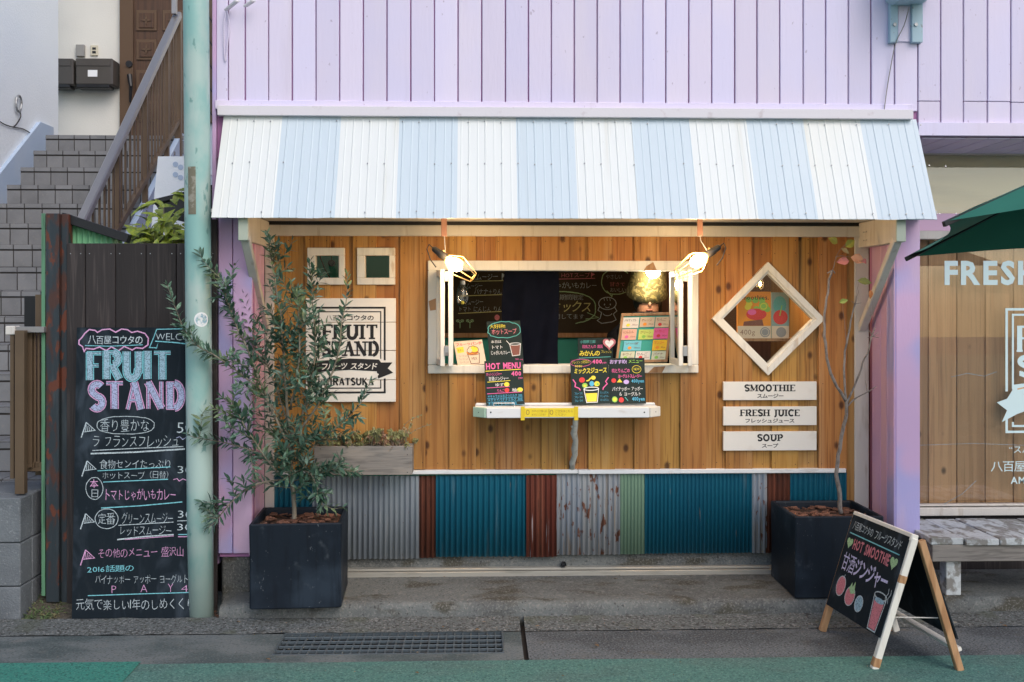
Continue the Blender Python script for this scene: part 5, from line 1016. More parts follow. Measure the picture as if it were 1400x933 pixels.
for (px, py, L_, W_, dx, dz, col) in ((1145, 333, .062, .05, -.8, .5, (.42, .36, .06)), (1150, 340, .055, .03, .9, -.5, (.46, .30, .12)), (1156, 338, .065, .052, .75, .6, (.34, .32, .05)), (1161, 357, .075, .05, -1, -.05, (.62, .20, .16)), (1163, 352, .085, .065, .9, -.25, (.66, .30, .16)), (1172, 384, .085, .045, 1, -.1, (.16, .16, .035)), (1190, 396, .055, .028, 0, -1, (.36, .12, .03)), (1147, 414, .055, .03, 1, .35, (.22, .26, .05)), (1178, 354, .04, .03, .6, -.6, (.55, .16, .14))):
    m_ = mat('autumn_leaf', col, [(tuple(x*.55 for x in col), 25, .5, .6, .7)], rough=.5); me = leafmesh('leaf', L_, W_, m_, .35, .2); inst('leaf', me, at(px, py, Ys-.03), sp, orient(Vector((dx, -.2, dz)), Vector((.1, -1, .3))))
# window box
wb = thing('window_box', 'weathered grey wooden window box on the white ledge beside the olive tree', 'planter box', at(500, 650, -.15)); x0, x1, z0, z1 = xat(429, -.21), xat(563.5, -.21), zat(650, -.21)+.004, zat(609.5, -.21)
G().box(x0, x1, -.21, -.19, z0, z1, .003).obj('front_board', greywood, wb)
for X in (x0, x1-.018): G().box(X+.0005, X+.0175, -.1895, -.056, z0+.002, z1-.004, .002).obj('end_board', greywood, wb)
G().box(x0+.018, x1-.018, -.07, -.056, z0+.002, z1-.004, .002).obj('back_board', greywood, wb); G().box(x0+.018, x1-.018, -.189, -.071, z0+.001, z0+.02, .002).obj('bottom_board', greywood, wb)
G().sheet((x0+.02, -.188, z1-.03), (x1-.02, -.188, z1-.03), (x1-.02, -.072, z1-.03), (x0+.02, -.072, z1-.03)).obj('soil', soil, wb)
nl = G()
for px, py in ((557, 614), (557, 622), (557, 646), (438, 646), (438, 614)): q = at(px, py, -.21); nl.tube([q+Vector((0, -.001, 0)), q+Vector((0, .003, 0))], .003, 7)
nl.obj('nail', blackm, wb)
sd = G(); sl_ = leafmesh('l', 1, .75, None, .2, .1, 2); slv = [v.co.copy() for v in sl_.vertices]; slf = [list(p.vertices) for p in sl_.polygons]; stg = G()
for i in range(150):
    bx = rnd.uniform(x0+.05, x1-.03); by = rnd.uniform(-.19, -.08); H_ = rnd.uniform(.03, .12)*(1+.8*max(0, noise.noise(Vector((bx*9, 0, 3))))); p = Vector((bx, by, z1-.03)); d_ = Vector((rnd.gauss(0, .35), rnd.gauss(-.15, .3), 1)).normalized(); q = p+d_*H_; stg.tube([p, q], .0015, 4)
    for k in range(9): dd = Vector((rnd.gauss(0, 1), rnd.gauss(0, 1), rnd.gauss(.2, .6))).normalized(); L_ = rnd.uniform(.014, .026); R3 = orient(dd, Vector((0, 0, 1))) @ Matrix.Diagonal((L_, L_, L_)); sd.add([q-d_*rnd.uniform(0, .03)+R3 @ v for v in slv], slf)
for (pts) in ([(536, 606), (548, 590), (556, 578), (566, 572), (577, 567)], [(540, 606), (556, 596), (572, 586), (590, 580)], [(548, 606), (558, 590), (562, 580)]):
    P = smoothp([at(x, y, -.16) for x, y in pts], 3); stg.tube(P, .0015, 4)
    for k in range(16): p = P[rnd.randrange(2, len(P))]; dd = Vector((rnd.gauss(0, 1), rnd.gauss(0, .6), rnd.gauss(.1, .8))).normalized(); L_ = rnd.uniform(.010, .017); R3 = orient(dd, Vector((0, -1, 0))) @ Matrix.Diagonal((L_, L_, L_)); sd.add([p+R3 @ v for v in slv], slf)
sdt = thing('sedum', 'low pinkish green trailing sedum filling the grey window box', 'plant', ((x0+x1)/2, -.13, z1-.03)); tagit(stg.obj('stems', olivew, sdt), None, None, kind='stuff'); tagit(sd.obj('foliage', sedum, sdt), None, None, kind='stuff')
# ------------------------------------------------------------------ easel board on the right
ea = thing('sandwich_board', 'folding chalk easel board for hot smoothies standing in front of the right planter', 'signboard', cat_(1.9, 5.2, 0))
FL, FR, BR, BL = cat_(1.646, 5.512, 0), cat_(1.720, 4.934, 0), cat_(2.118, 4.913, 0), cat_(2.038, 5.512, 0)
TF = cat_(1.905, 4.92, .625); TB = cat_(1.832, 5.512, .615)
n_f = (TF-FR).cross(TB-TF).normalized(); n_f = -n_f if n_f.x > 0 else n_f
n_b = (TF-BR).cross(TB-TF).normalized(); n_b = -n_b if n_b.x < 0 else n_b
def leg(a, b, m_, nrm): g = G(); g.beam(a, b, .030, .034, nrm, .003); g.obj('leg', m_, ea)
ax_ = (TB-TF).normalized()
sfr = FR.lerp(TF, .0); leg(FR+n_f*0, FR.lerp(TF, 1.0), cream2, n_f); leg(FL, TB, rawwood, n_f)
leg(BR, BR.lerp(TF, .97)+n_b*.028, rawwood, n_b); leg(BL, BL.lerp(TB, .97)+n_b*.028, cream2, n_b)
g = G(); g.beam(FR.lerp(TF, .02), FR.lerp(TF, .09), .0315, .0355, n_f, .002); g.beam(FR.lerp(TF, .66), FR.lerp(TF, .72), .0315, .0355, n_f, .002); g.obj('bare_wood_patch', rawwood, ea)
G().beam(TF+n_f*.002-ax_*.01, TB+n_f*.002+ax_*.01, .035, .035, n_f, .003).obj('top_rail', cream2, ea)
pTL = TB+n_f*.022; pTR = TF+n_f*.022; down = ((FR-TF)+(FL-TB))/2; down.normalize(); Lp = .50
pBL = pTL+(FL-TB).normalized()*Lp; pBR = pTR+(FR-TF).normalized()*Lp
G().obox((pTL+pBR)/2-n_f*.003, (pTR-pTL)/2, (pBL-pTL)/2, n_f*.003, .001).obj('front_panel', boardm, ea)
qa = TF.lerp(BR, .02)+n_b*.045; qb = TB.lerp(BL, .02)+n_b*.045; G().obox((qa+qb)/2+(BR-TF).normalized()*.26, (qb-qa)/2*.98, (BR-TF).normalized()*.25, n_b*.004, .001).obj('rear_panel', boardm, ea)
G().beam(TF.lerp(BR, .86)+n_b*.03, TB.lerp(BL, .86)+n_b*.03, .02, .03, n_b, .002).obj('lower_rail', cream2, ea)
G().tube([TF.lerp(FR, .62)-n_f*.0+ax_*.04, TF.lerp(BR, .62)+ax_*.04], .003, 6).obj('stay_cord', cream, ea)
s = Surf(ea, pTL, pTR, pBL, 0, 0, 100, 86); s.n = n_f
s.text('八百屋コウタの', 6, 5, 43, 13, ch_w, .0, .08); s.text('フルーツスタンド', 47, 5, 92, 13, ch_w, .0, .08); s.line([(4, 16.5), (93, 17)], 1.0, ch_t); s.heart(9, 25, 5.5, ch_g); s.heart(88, 25, 6, ch_g); s.text('HOT SMOOTHIE', 16, 19.5, 81, 30, ch_p if False else ch_r, .03, .06)
s.text('甘酒ジンジャー', 6, 34, 88, 51, ch_l2, .02, .05)
def fruit(cx_, cy_, rx, ry, m1): s.oval(cx_, cy_, rx+.8, ry+.8, ch_w); s.oval(cx_, cy_, rx, ry, m1)
fruit(16, 64, 7.5, 8.5, ch_r); s.line([(17, 57), (18, 53)], .8, ch_w); fruit(36, 68, 8, 8, ch_r); s.poly([(31, 62), (34, 56), (36, 60), (39, 54), (41, 61), (43, 64), (36, 66)], ch_g); fruit(54, 70, 6.3, 6.5, ch_lt)
s.poly([(76, 60), (92, 60), (90, 83), (79, 83)], ch_r); s.line([(74, 55), (78, 84), (91, 84), (94, 55)], 1.1, ch_w); s.ring(84, 55, 10, 3, 1, ch_w); s.oval(84, 59, 8, 2.4, ch_lt)
for x in (93, 97): s.line([(x, 58), (x-1.5, 54), (x+1, 50), (x, 46)], .7, ch_w)
s.done()
# ------------------------------------------------------------------ shop window on the right
YW = .24; wx0 = xat(1256, YW); wx1 = xat(1640, YW)
sw2 = thing('shop_window', 'large shop window with pale vinyl lettering over cedar boards', 'window', ((wx0+wx1)/2, YW, SL))
G().box(wx0-.05, wx1, YW-.02, YW+.05, zat(209, YW)-.0, zat(206, YW)+.02, .003).obj('head_frame', cream, sw2)
G().pbox(1250, 1640, 293, 316, YW-.03, YW+.04, .003).obj('lintel_board', pinkl, sw2)
G().pbox(1250, 1640, 316.5, 327, YW-.035, YW+.04, .003).obj('transom_frame', cream, sw2)
for y0, y1, yy in ((688.5, 692.5, -.02), (693, 706, -.05)): G().pbox(1250, 1640, y0, y1, YW+yy, YW+.05, .003).obj('bottom_frame', cream, sw2)
G().box(wx0, wx1, YW+.010, YW+.014, zat(689, YW), zat(326, YW), .001).obj('pane', glass2, sw2); G().box(wx0, wx1, YW+.010, YW+.014, zat(294, YW), zat(209, YW), .001).obj('pane', glass2, sw2)
G().box(wx0, wx1, YW+.06, YW+.075, zat(294, YW), zat(206, YW), .003).obj('blind', blindm, sw2)
pe = [1240, 1278.5, 1318, 1357.5, 1396.5, 1436, 1475, 1514, 1553, 1592, 1632]
for a, b in zip(pe, pe[1:]): G().box(xat(a, YW)+.003, xat(b, YW)-.003, YW+.10, YW+.12, zat(696, YW), zat(320, YW), .003).obj('plank', cedar2, sw2)
G().box(wx0-.2, wx1+.1, YW+.125, YW+.14, .10, zat(200, YW), .001).obj('backing', blackm, sw2)
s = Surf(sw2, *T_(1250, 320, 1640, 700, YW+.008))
s.text('FRESH', 1291, 356.5, 1418, 390.5, aqua, .035)
s.line([(1460, 423.5), (1375.5, 423.5), (1375.5, 536)], 3.3, aqua); s.line([(1375.5, 572), (1375.5, 591.5), (1460, 591.5)], 3.3, aqua); s.line([(1460, 431), (1384, 431), (1384, 533)], 2.8, aqua); s.line([(1384, 578), (1384, 583.5), (1460, 583.5)], 2.8, aqua)
s.poly([(1362, 551), (1376, 546), (1383, 535), (1384, 527), (1410, 524), (1460, 527), (1460, 560), (1410, 560), (1390, 567), (1369, 578), (1376, 562)], aqua); s.line([(1390, 533), (1404, 530), (1400, 541)], 2, cedar2); 
letters(s, 'F', 1391, 446, 1405, 482, 7, 3, aqua); letters(s, 'S', 1391, 488, 1412, 515, 7, 3, aqua)
s.line([(1262, 700-2), (1290, 690), (1315, 676), (1334, 658)], .5, ch_lt); s.line([(1258, 609), (1330, 607), (1400, 610), (1500, 607)], .4, ch_lt); s.line([(1300, 516), (1322, 511), (1345, 515), (1362, 509)], .5, ch_lt)  # thin pale strokes drawn on the glass as painted street reflections, not lettering
s.text('“スム', 1379, 611, 1407, 620.5, aqua, .0); s.text('八百屋コ', 1354, 632, 1416, 646, aqua, .02); s.text('AM8', 1381, 653, 1408, 663, aqua, .02); s.done()
G().box(wx0-.2, wx1, YW+.0, YW+.05, .02, zat(706, YW)-.0, .003).obj('stall_riser', darkwood, sw2)
# soffit of the upper wall over the window, with its boards
sf = G(); sf.box(xat(1258, YF)+.008, 6.2, YF+.03, YW, zat(185, YF)+.001, zat(185, YF)+.02); sfo = sf.obj('shop_soffit', lav, shop)
for k in range(14): X = xat(1262, YF)+k*.13; G().box(X, X+.122, YF+.004, YW-.03, zat(185, YF)-.006, zat(185, YF)-.0005, .002).obj('board', lav, sfo)
# ------------------------------------------------------------------ bench platform
be = thing('timber_bench', 'low timber bench with peeling white boards under the shop window', 'bench', cat_(2.9, 6.0, SL))
zb0 = .43; bx0 = gat(1300, 738, .43).x; yb = gat(1300, 738, .43).y; y_back = gat(1260, 711, .43).y
xx = [gat(1262.5, 722, .43).x]
wd = [.19, .19, .19, .19, .19, .19]; X = bx0-.10
for k, w_ in enumerate(wd):
    g = G(); x0, x1 = X+.002, X+w_-.004
    g.box(x0, x1, yb+(.0 if k else .02)+rnd.uniform(0, .01), -.06, zb0-.036, zb0+rnd.uniform(-.003, .003), .004); g.obj('top_board', peel, be); X += w_
G().box(bx0-.09, X, yb+.03, yb+.065, zb0-.13, zb0-.037, .003).obj('apron', rawwood if False else greywood, be)
G().box(bx0-.092, bx0-.057, yb+.066, -.07, zb0-.13, zb0-.037, .003).obj('apron', greywood, be)
for px, yy in ((1298, yb+.04), (1298, -.21)):
    x0 = xat(1297, yb+.04); G().box(x0, x0+.085, yy+.03, yy+.115, SL, zb0-.131, .004).obj('leg', peel, be)
G().box(X-.1, X-.02, yb+.07, yb+.15, SL, zb0-.131, .004).obj('leg', peel, be)
# ------------------------------------------------------------------ parasol
pa = thing('parasol', 'dark green market parasol tilted over the bench at the right', 'parasol', cat_(2.9, 4.6, 0))
PA, PB = cat_(2.046, 5.4, 1.979), cat_(1.745, 4.2, 2.066); AP = cat_(2.90, 4.62, 2.546); PC = AP*2-PA; PC.z = 2.33; PD = AP*2-PB; PD.z = 2.05
cor = [PA, PB, PC, PD]; cl = G()
for i in range(4):
    a, b = cor[i], cor[(i+1) % 4]; n_ = 12; m_ = 8
    mid = (a+b)/2; inw = (Vector((AP.x, AP.y, mid.z))-mid).normalized()
    base = len(cl.v)
    for j in range(m_+1):
        for k in range(n_+1):
            u = k/n_; e_ = a.lerp(b, u)+inw*.10*4*u*(1-u)+Vector((0, 0, .02*4*u*(1-u))); p = e_.lerp(AP, j/m_); p += Vector((0, 0, -.03*4*u*(1-u)*(1-j/m_)*(j/m_)*2+.007*noise.noise(Vector((u*7, j*.5, i)))*(j < m_))); cl.v.append(p)
    cl.f += [[base+j*(n_+1)+k, base+j*(n_+1)+k+1, base+(j+1)*(n_+1)+k+1, base+(j+1)*(n_+1)+k] for j in range(m_) for k in range(n_)]
cl.obj('canopy', umbg, pa, smooth=True)
for q in cor: G().beam(q+Vector((0, 0, -.012)), AP+Vector((0, 0, -.02)), .016, .022, (0, 0, 1), .002).obj('rib', blackm, pa)
for q in cor: G().beam(q.lerp(AP, .5)+Vector((0, 0, -.02)), Vector((AP.x, AP.y, 1.95)), .012, .016, (0, 0, 1), .002).obj('strut', blackm, pa)
G().tube([(AP.x, AP.y, .02), (AP.x, AP.y, AP.z+.06)], .022, 12).obj('pole', blackm, pa, smooth=True); G().tube([(AP.x, AP.y, .0), (AP.x, AP.y, .05), (AP.x, AP.y, .07)], [.24, .24, .05], 24).obj('base', blackm, pa)
# ------------------------------------------------------------------ wall box, cable, hooks
bx = thing('wall_bracket_box', 'pale blue metal mounting box on the lavender wall above the awning right end', 'bracket', at(1240, 58, YF-.1)); bm_ = mat('pale_blue_steel', (.36, .50, .58), [((.2, .15, .14), (30, 30, 30), .64, .72, .6)], rough=.45)
G().pbox(1217, 1228, -60, 58, YF-.035, YF, .003).obj('flange', bm_, bx); G().pbox(1247, 1262, -60, 58, YF-.035, YF, .003).obj('flange', bm_, bx); G().pbox(1228, 1247, -60, 57, YF-.012, YF, .002).obj('web_plate', lav, bx)
for x in (1223, 1252): q = at(x, 34, YF-.035); G().tube([q+Vector((0, -.008, 0)), q], .011, 6).obj('bolt', steel, bx)
sb = G(); dz_ = Vector((0, 0, at(1240, 8, YF-.02).z-at(1240, 8, YF-.30).z)); 
sb.prism([at(1238, 3, YF-.30), at(1246, 9, YF-.30), at(1288, 7, YF-.30), at(1300, -2, YF-.30), at(1300, -70, YF-.30), at(1238, -70, YF-.30)], (0, .28, 0)); sb.v = [v+dz_ for v in sb.v]; root('projecting_sign', sb, bm_, 'underside of a pale blue projecting sign box at the top edge', 'sign')
gs = G().pbox(1239, 1250, -40, 2, YF-.303, YF-.3005, .0005); gs.v = [v+dz_ for v in gs.v]; root('sign_panel', gs, umbg, 'small green panel on the projecting sign box', 'sign panel') if False else gs.obj('green_panel', umbg, bpy.data.objects['projecting_sign'])
root('hanging_cable', G().tube(smoothp([at(1243, 10, YF-.15), at(1236, 35, YF-.06), at(1225, 58, YF-.04), at(1219, 85, YF-.02), at(1213, 120, YF-.015), at(1209, 150, YF-.03)], 3), .0028, 6), mat('grey_cable', (.22, .21, .20), rough=.6), 'thin grey cable hanging from the projecting sign to the awning', 'cable')
hk = thing('wall_hook', 'white metal bracket with a loose wire loop at the top left of the lavender wall', 'hook', at(310, 80, YF-.03))
G().beam(at(309, 14, YF-.02), at(325, 1, YF-.09), .012, .03, (0, 1, 0), .002).obj('bracket_arm', whitetrim, hk); G().beam(at(335, 9, YF-.05), at(347, 1, YF-.09), .012, .03, (0, 1, 0), .002).obj('bracket_arm', whitetrim, hk)
G().tube(smoothp([at(309, 14, YF-.03), at(306, 40, YF-.02), at(308, 84, YF-.01), at(311, 60, YF-.015), at(313, 30, YF-.02), at(310, 14, YF-.03)], 4), .004, 6).obj('wire_loop', lav, hk)
# ------------------------------------------------------------------ utility pole
up = thing('utility_pole', 'mint green painted metal pole standing between the tall chalkboard and the lavender wall', 'pole', gat(274.5, 851))
b0 = gat(274.5, 846); zz_ = 5.0; Yp = b0.y; t0 = at(268, 0, Yp); dx = (t0.x-b0.x)/(t0.z); P = [Vector((b0.x+dx*z, Yp, z)) for z in (-.02, .8, 1.6, 2.4, 3.2, zz_)]
G().tube(P, [.0705, .0705, .0702, .070, .0695, .069], 36).obj('shaft', polem, up, smooth=True)
z1_ = zat(275, Yp-.07); z2_ = zat(296, Yp-.07); pc = lambda z: Vector((b0.x+dx*z, Yp, z))
def wrap(zlo, zhi, a0, a1, r, name, m_):
    g = G(); n_ = 10
    for i in range(n_+1):
        a = radians(a0+(a1-a0)*i/n_)
        for z in (zlo, zhi): c_ = pc(z); g.v.append(c_+Vector((sin(a)*r, -cos(a)*r, 0)))
    g.f = [[2*i, 2*i+2, 2*i+3, 2*i+1] for i in range(n_)]; g.obj(name, m_, up)
wrap(zat(296, Yp), zat(232, Yp), -28, 8, .0715, 'old_tape', mat('old_tape_residue', (.17, .155, .11), [((.32, .30, .25), 30, .5, .62, .8)], rough=.7))
q = pc(zat(437, Yp-.06)); stk = G(); n_ = 20
for rr in (0, .032, .040):
    for k in range(n_ if rr else 1):
        aa = 2*pi*k/n_; sx_, sz_ = rr*cos(aa), rr*sin(aa); ang = radians(28)+sx_/.0715; stk.v.append(q+Vector((sin(ang)*.0715, -cos(ang)*.0715, sz_)))
stk.f = [[0, 1+(k+1) % n_, 1+k] for k in range(n_)]; stk2 = G(); stk2.v = list(stk.v); stk2.f = [[1+k, 1+(k+1) % n_, 1+n_+(k+1) % n_, 1+n_+k] for k in range(n_)]
stk.obj('sticker_centre', mat('sticker_blue', (.28, .42, .50), [((.7, .72, .72), 60, .45, .55, 1)], rough=.4), up); stk2.obj('sticker_rim', ik['white'], up)
G().tube([pc(.0), pc(.015)], [.074, .072], 30).obj('base_ring', concrete, up)
# ------------------------------------------------------------------ tall chalkboard
tb = thing('tall_chalkboard', 'tall chalkboard menu with fruit stand title leaning on the dark plank fence', 'chalkboard', gat(185, 846))
a, b, c = at(105, 448, -.49), at(282, 448, -.49), at(98, 847.5, -.57); d_ = c+(b-a)*1.012; nn = (c-a).cross(b-a).normalized(); nn = -nn if nn.y > 0 else nn
n_ = 1; g = G(); g.prism([a, b, d_, c], -nn*.022); g.obj('board', boardm, tb)
s = Surf(tb, a, b, c, 105, 448, 282, 847.5); s.n = nn; sx = lambda y: 105-(y-448)*.0175
class SK:   # drawing helper that undoes the slight widening of the board towards its foot
    pass
_m = s.m; s.m = lambda x, y, l: _m(x+(y-448)*.0175, y, l)
cl_ = [(108, 466), (112, 462), (116, 456), (122, 451), (130, 452), (133, 455), (140, 451), (150, 450), (158, 455), (166, 450), (174, 451), (180, 455), (188, 453), (198, 456), (203, 463), (202, 472), (195, 477), (186, 476), (180, 479), (170, 474), (162, 480), (152, 475), (145, 480), (136, 475), (128, 478), (118, 477), (115, 481), (113, 474), (108, 471)]
s.line(cl_, 1.7, ch_p, True, .8); s.text('八百屋コウタの', 120, 459, 195, 471.5, ch_w, .01, .1); s.line([(116, 473), (150, 474), (195, 472)], 1.1, ch_t)
s.line([(262+18, 449), (214, 450.5), (211, 459), (206, 471), (204, 476), (214, 476), (216, 470), (213, 478)], 1.2, ch_t, wob=.6); s.line([(212, 467), (240, 469), (280, 474)], 1.5, ch_t); s.text('WELCOME', 213, 456, 275, 466, ch_w, -.01, .12)
tl = lambda i: (.8, -.4, .3, -.5, .2)[i % 5]
for (t_, q_, o1, f1) in (('FRUIT', (119, 481, 233, 520), ch_t, ch_lt), ('STAND', (123, 523.5, 251, 561), ch_p, ch_l)):
    letters(s, t_, *q_, 9.5, 4.0, o1, grow=1.6, tilt=tl, serif=False); letters(s, t_, *q_, 9.5, 4.0, boardm, grow=-.9, tilt=tl, serif=False); letters(s, t_, *q_, 9.5, 4.0, f1, grow=-2.0, tilt=tl, serif=False)
def flag(x, y, m_):
    s.line([(x+7, y), (x, y+21)], 1.5, m_); s.line([(x+7, y), (x+19, y+11), (x+4, y+13)], 1.1, m_, wob=.5)
    for k in range(4): s.line([(x+7+k*2.4, y+3+k*1.8), (x+6+k*2.6, y+12)], .8, m_)
flag(111, 579, ch_w); flag(112, 632, ch_w); flag(110, 704, ch_w); flag(110, 753, ch_p)
s.ring(171.5, 583, 39, 12, .9, ch_w, 36, .8, wob=.8); s.text('香り豊かな', 137, 574.5, 203, 592, ch_w, -.012, .14); s.text('500', 241, 578, 276, 594, ch_w, -.01, .12); s.line([(240, 601), (245, 599), (249, 603), (254, 600), (262, 602)], 1, ch_l)
s.text('ラ フランスフレッシュ', 127, 597, 243, 614, ch_w, -.016, .16, .1); s.line([(126, 617.5), (190, 615), (250, 612.5)], 1.1, ch_w, wob=.5); s.line([(124, 622), (185, 620), (252, 616)], 2.0, ch_w, wob=.5)
s.text('食物センイたっぷり', 136, 630, 232, 643, ch_w, -.012, .14); s.line([(133, 645.5), (232, 640.5)], 1.2, ch_t); s.text('ホットスープ（日替）', 140, 646, 229, 657, ch_w, -.014, .14); s.line([(141, 661), (229, 657.5)], 1.3, ch_t, wob=.4); s.text('300', 242, 639, 275, 650, ch_w, -.01, .14); s.line([(236, 658), (241, 656.5), (244, 660), (249, 657), (254, 659), (260, 658)], 1, ch_p)
s.ring(129, 669.5, 11.5, 15, .9, ch_w, 26, wob=.6); s.text('本', 123, 657, 134, 669, ch_p, .02, .1); s.text('日', 125, 671, 134, 682, ch_w, -.01, .1); s.text('トマトじゃがいもカレー', 144, 670, 239, 686, ch_r if False else ch_p, -.008, .16); s.line([(138, 696), (190, 693.5), (248, 688.5)], 1.4, ch_t, wob=.5)
s.ring(145.5, 711, 15.5, 13.5, .9, ch_w, 28, wob=.6); s.text('定番', 134, 703, 157, 719, ch_w, -.012, .12); s.text('グリーンスムージー', 166, 702, 235, 718, ch_w, -.016, .14, .1); s.line([(161, 720), (236, 716)], 1, ch_w); s.text('レッドスムージー', 164, 721, 233, 734, ch_w, -.016, .14, .1); s.line([(160, 739.5), (198, 735.5), (236, 733)], 1.7, ch_w, wob=.5); s.line([(170, 739.5), (236, 734.8)], .9, ch_p, wob=.5)
s.text('300', 242, 700, 275, 711, ch_w, -.01, .14); s.line([(241, 714.5), (262, 714)], 1.1, ch_w); s.text('300', 241, 718, 275, 728, ch_w, -.01, .14); s.line([(242, 733), (262, 733)], 1.2, ch_t); s.line([(242, 736), (262, 736)], 1.2, ch_p)
s.text('その他のメニュー 盛沢山', 134, 751, 249, 765, ch_p, -.014, .14, rise=.02); s.text('2016話題の', 119, 775, 182, 784.5, ch_t, .0, .12, rise=.03); s.text('パイナッポー アッポー ヨーグルト', 130, 787, 255, 800, ch_w, -.016, .14, rise=.0)
s.text('P', 152, 802, 158, 812, ch_p, -.02); s.text('A', 191, 801, 200, 811, ch_p, -.02); s.text('Y', 228, 800, 235, 811, ch_p, -.02); s.text('400', 246, 802, 276, 811, ch_p, -.02); s.line([(120, 815), (185, 813.5), (256, 812)], 1.2, ch_t, wob=.4)
s.text('元気で楽しい1年のしめくくり', 104, 819, 262, 835, ch_w, -.012, .14)
s.line([(105.6, 449), (98.6, 846)], .6, ch_w, wob=.5) if False else None
s.done()
# ------------------------------------------------------------------ dark fence, post
YFN = -.40
fe = thing('plank_fence', 'dark stained vertical plank fence behind the tall chalkboard', 'fence', (xat(180, YFN), YFN, 0))
fe_ = [90.5, 116.4, 157.8, 199.4, 241, 276, 297]
for a, b in zip(fe_, fe_[1:]): G().pbox(a+.5, b-.5, 333 if b < 296 else 300, 850, YFN, YFN+.022, .003).obj('plank', darkwood, fe)
for y in (350, 600): G().pbox(90, 290, y, y+14, YFN+.023, YFN+.06, .003).obj('rail', darkwood, fe)
nl = G()
for a, b in zip(fe_, fe_[1:]):
    for x in (a+6, b-6): q = at(x, 347, YFN); nl.tube([q+Vector((0, -.0015, 0)), q+Vector((0, .003, 0))], .003, 7)
nl.obj('nail', steel, fe)
po = thing('steel_post', 'rust streaked dark steel post at the left end of the plank fence', 'post', at(74, 822, -.42)); G().pbox(62.5, 80.5, 292, 824, -.42, -.325, .003).obj('flange', rustpost, po); G().box(xat(80.5, -.42)+.001, xat(90.5, -.42), -.39, -.325, zat(824, -.42), zat(294, -.42), .002).obj('web', rustpost, po)
gp_ = thing('green_corrugated_screen', 'faded green corrugated sheet screen rising behind the plank fence', 'screen', at(120, 333, -.30))
grn = mat('faded_green_metal', (.16, .42, .22), [((.42, .50, .28), (9, 9, 1.5), .5, .65, .8), ((.09, .30, .15), (25, 25, 2), .5, .7, .6)], rough=.55)
g = G(); x0, x1 = xat(91, -.30), xat(168, -.30); n_ = 60
for i in range(n_+1):
    x = x0+(x1-x0)*i/n_; y = -.30+.007*cos(2*pi*x/.032); zt2 = zat(304+i/n_*18, -.30)
    g.v += [Vector((x, y, .6)), Vector((x, y, zt2))]
g.f = [[2*i, 2*i+2, 2*i+3, 2*i+1] for i in range(n_)]; g.obj('sheet', grn, gp_, smooth=True)
G().pbox(56.5, 61.5, 292, 815, -.41, -.40, .001).obj('edge_strip', mat('dull_green_metal', (.10, .24, .14), [((.04, .09, .06), (20, 20, 2), .5, .65, .9)], rough=.6), gp_); G().beam(at(86, 297, -.33), at(177, 327, -.33), .06, .05, (0, 0, 1), .003).obj('capping', blackm, gp_)
# ------------------------------------------------------------------ block wall and gate on the left
bw = thing('block_wall', 'low grey concrete block wall at the bottom left corner', 'wall', (-2.8, -.2, 0)); X1 = at(27.5, 760, -.57).x
for k, (y0, y1) in enumerate(((677.5, 737.5), (738.5, 796.5), (797.5, 858))):
    for j, (xa_, xb_) in enumerate(((X1-.39, X1), (X1-.79, X1-.395), (X1-1.2, X1-.795))):
        z0, z1 = zat(y1, -.57), zat(y0, -.57)
        for i_, (ya_, yb_) in enumerate(((-.57, -.42), (-.415, -.02))) if j == 0 else enumerate(((-.57, -.42), (-.415, -.02))): G().box(xa_, xb_, ya_, yb_, z0, z1, .006).obj('block', blockm, bw)
gt_ = thing('bronze_gate', 'short bronze aluminium gate railing standing on the block wall', 'railing', at(35, 675, -.4))
zt_g = zat(449, -.45); zb_g = zat(677, -.45)+.002
G().pbox(20, 33, 452, 676, -.50, -.455, .002).obj('post', bronze, gt_); G().pbox(13.5, 19, 458, 655, -.46, -.43, .002).obj('upright', bronze, gt_); G().pbox(33.5, 43, 455, 640, -.42, -.38, .002).obj('upright', bronze, gt_)
G().pbox(48, 60, 403, 650, -.30, -.25, .002).obj('post', bronze, gt_); G().pbox(12, 60, 447, 455, -.455, -.40, .002).obj('top_rail', bronzel, gt_); G().pbox(30, 58, 632, 645, -.40, -.36, .002).obj('bottom_rail', bronze, gt_); G().pbox(7, 20, 446, 458, -.47, -.40, .004).obj('end_cap', cream, gt_)
for x in (46, 51): G().pbox(x, x+3, 455, 640, -.40, -.38, .001).obj('baluster', bronze, gt_)
for px_ in (38, 20): pass
G().pbox(33, 60, 405, 640, .20, .22, .001).obj('panel', blackm, gt_)
# weeds
wg = G(); wl = leafmesh('w', 1, .35, None, .2, .3, 2); wv = [v.co.copy() for v in wl.vertices]; wf_ = [list(p.vertices) for p in wl.polygons]
hp = G(); c0 = gat(60, 842); hp.sheet((X1+.01, -.60, .0), (xat(112, -.5), -.60, 0), (xat(112, -.5), -.28, .06), (X1+.01, -.10, .14), 14, 10, lambda u, v: Vector((0, 0, .03*v*sin(pi*min(1, u+.2))+.02*noise.noise(Vector((u*5, v*5, 2)))*v)))
struct('soil_heap', hp, mat('moist_dirt', (.075, .065, .05), [((.13, .115, .09), 40, .5, .65, .8), ((.04, .05, .02), 8, .5, .65, .6)], rough=.95, bump=(60, 1, .01)))
for i in range(800):
    u = rnd.random(); x = X1+.01+u*.19*(1-.2*rnd.random()); v = rnd.random(); y = -.58+.42*v; z = .10*v+.012; L_ = rnd.uniform(.012, .032)
    dd = Vector((rnd.gauss(0, .7), rnd.gauss(-.2, .7), rnd.uniform(.1, 1.0))).normalized(); R3 = orient(dd, Vector((0, -.5, 1))) @ Matrix.Diagonal((L_, L_, L_)); wg.add([Vector((x, y, z))+R3 @ q for q in wv], wf_)
wg.obj('weeds', weed, None, kind='stuff'); tagit(bpy.data.objects['weeds'], 'small mixed weeds growing at the foot of the block wall', 'weeds')
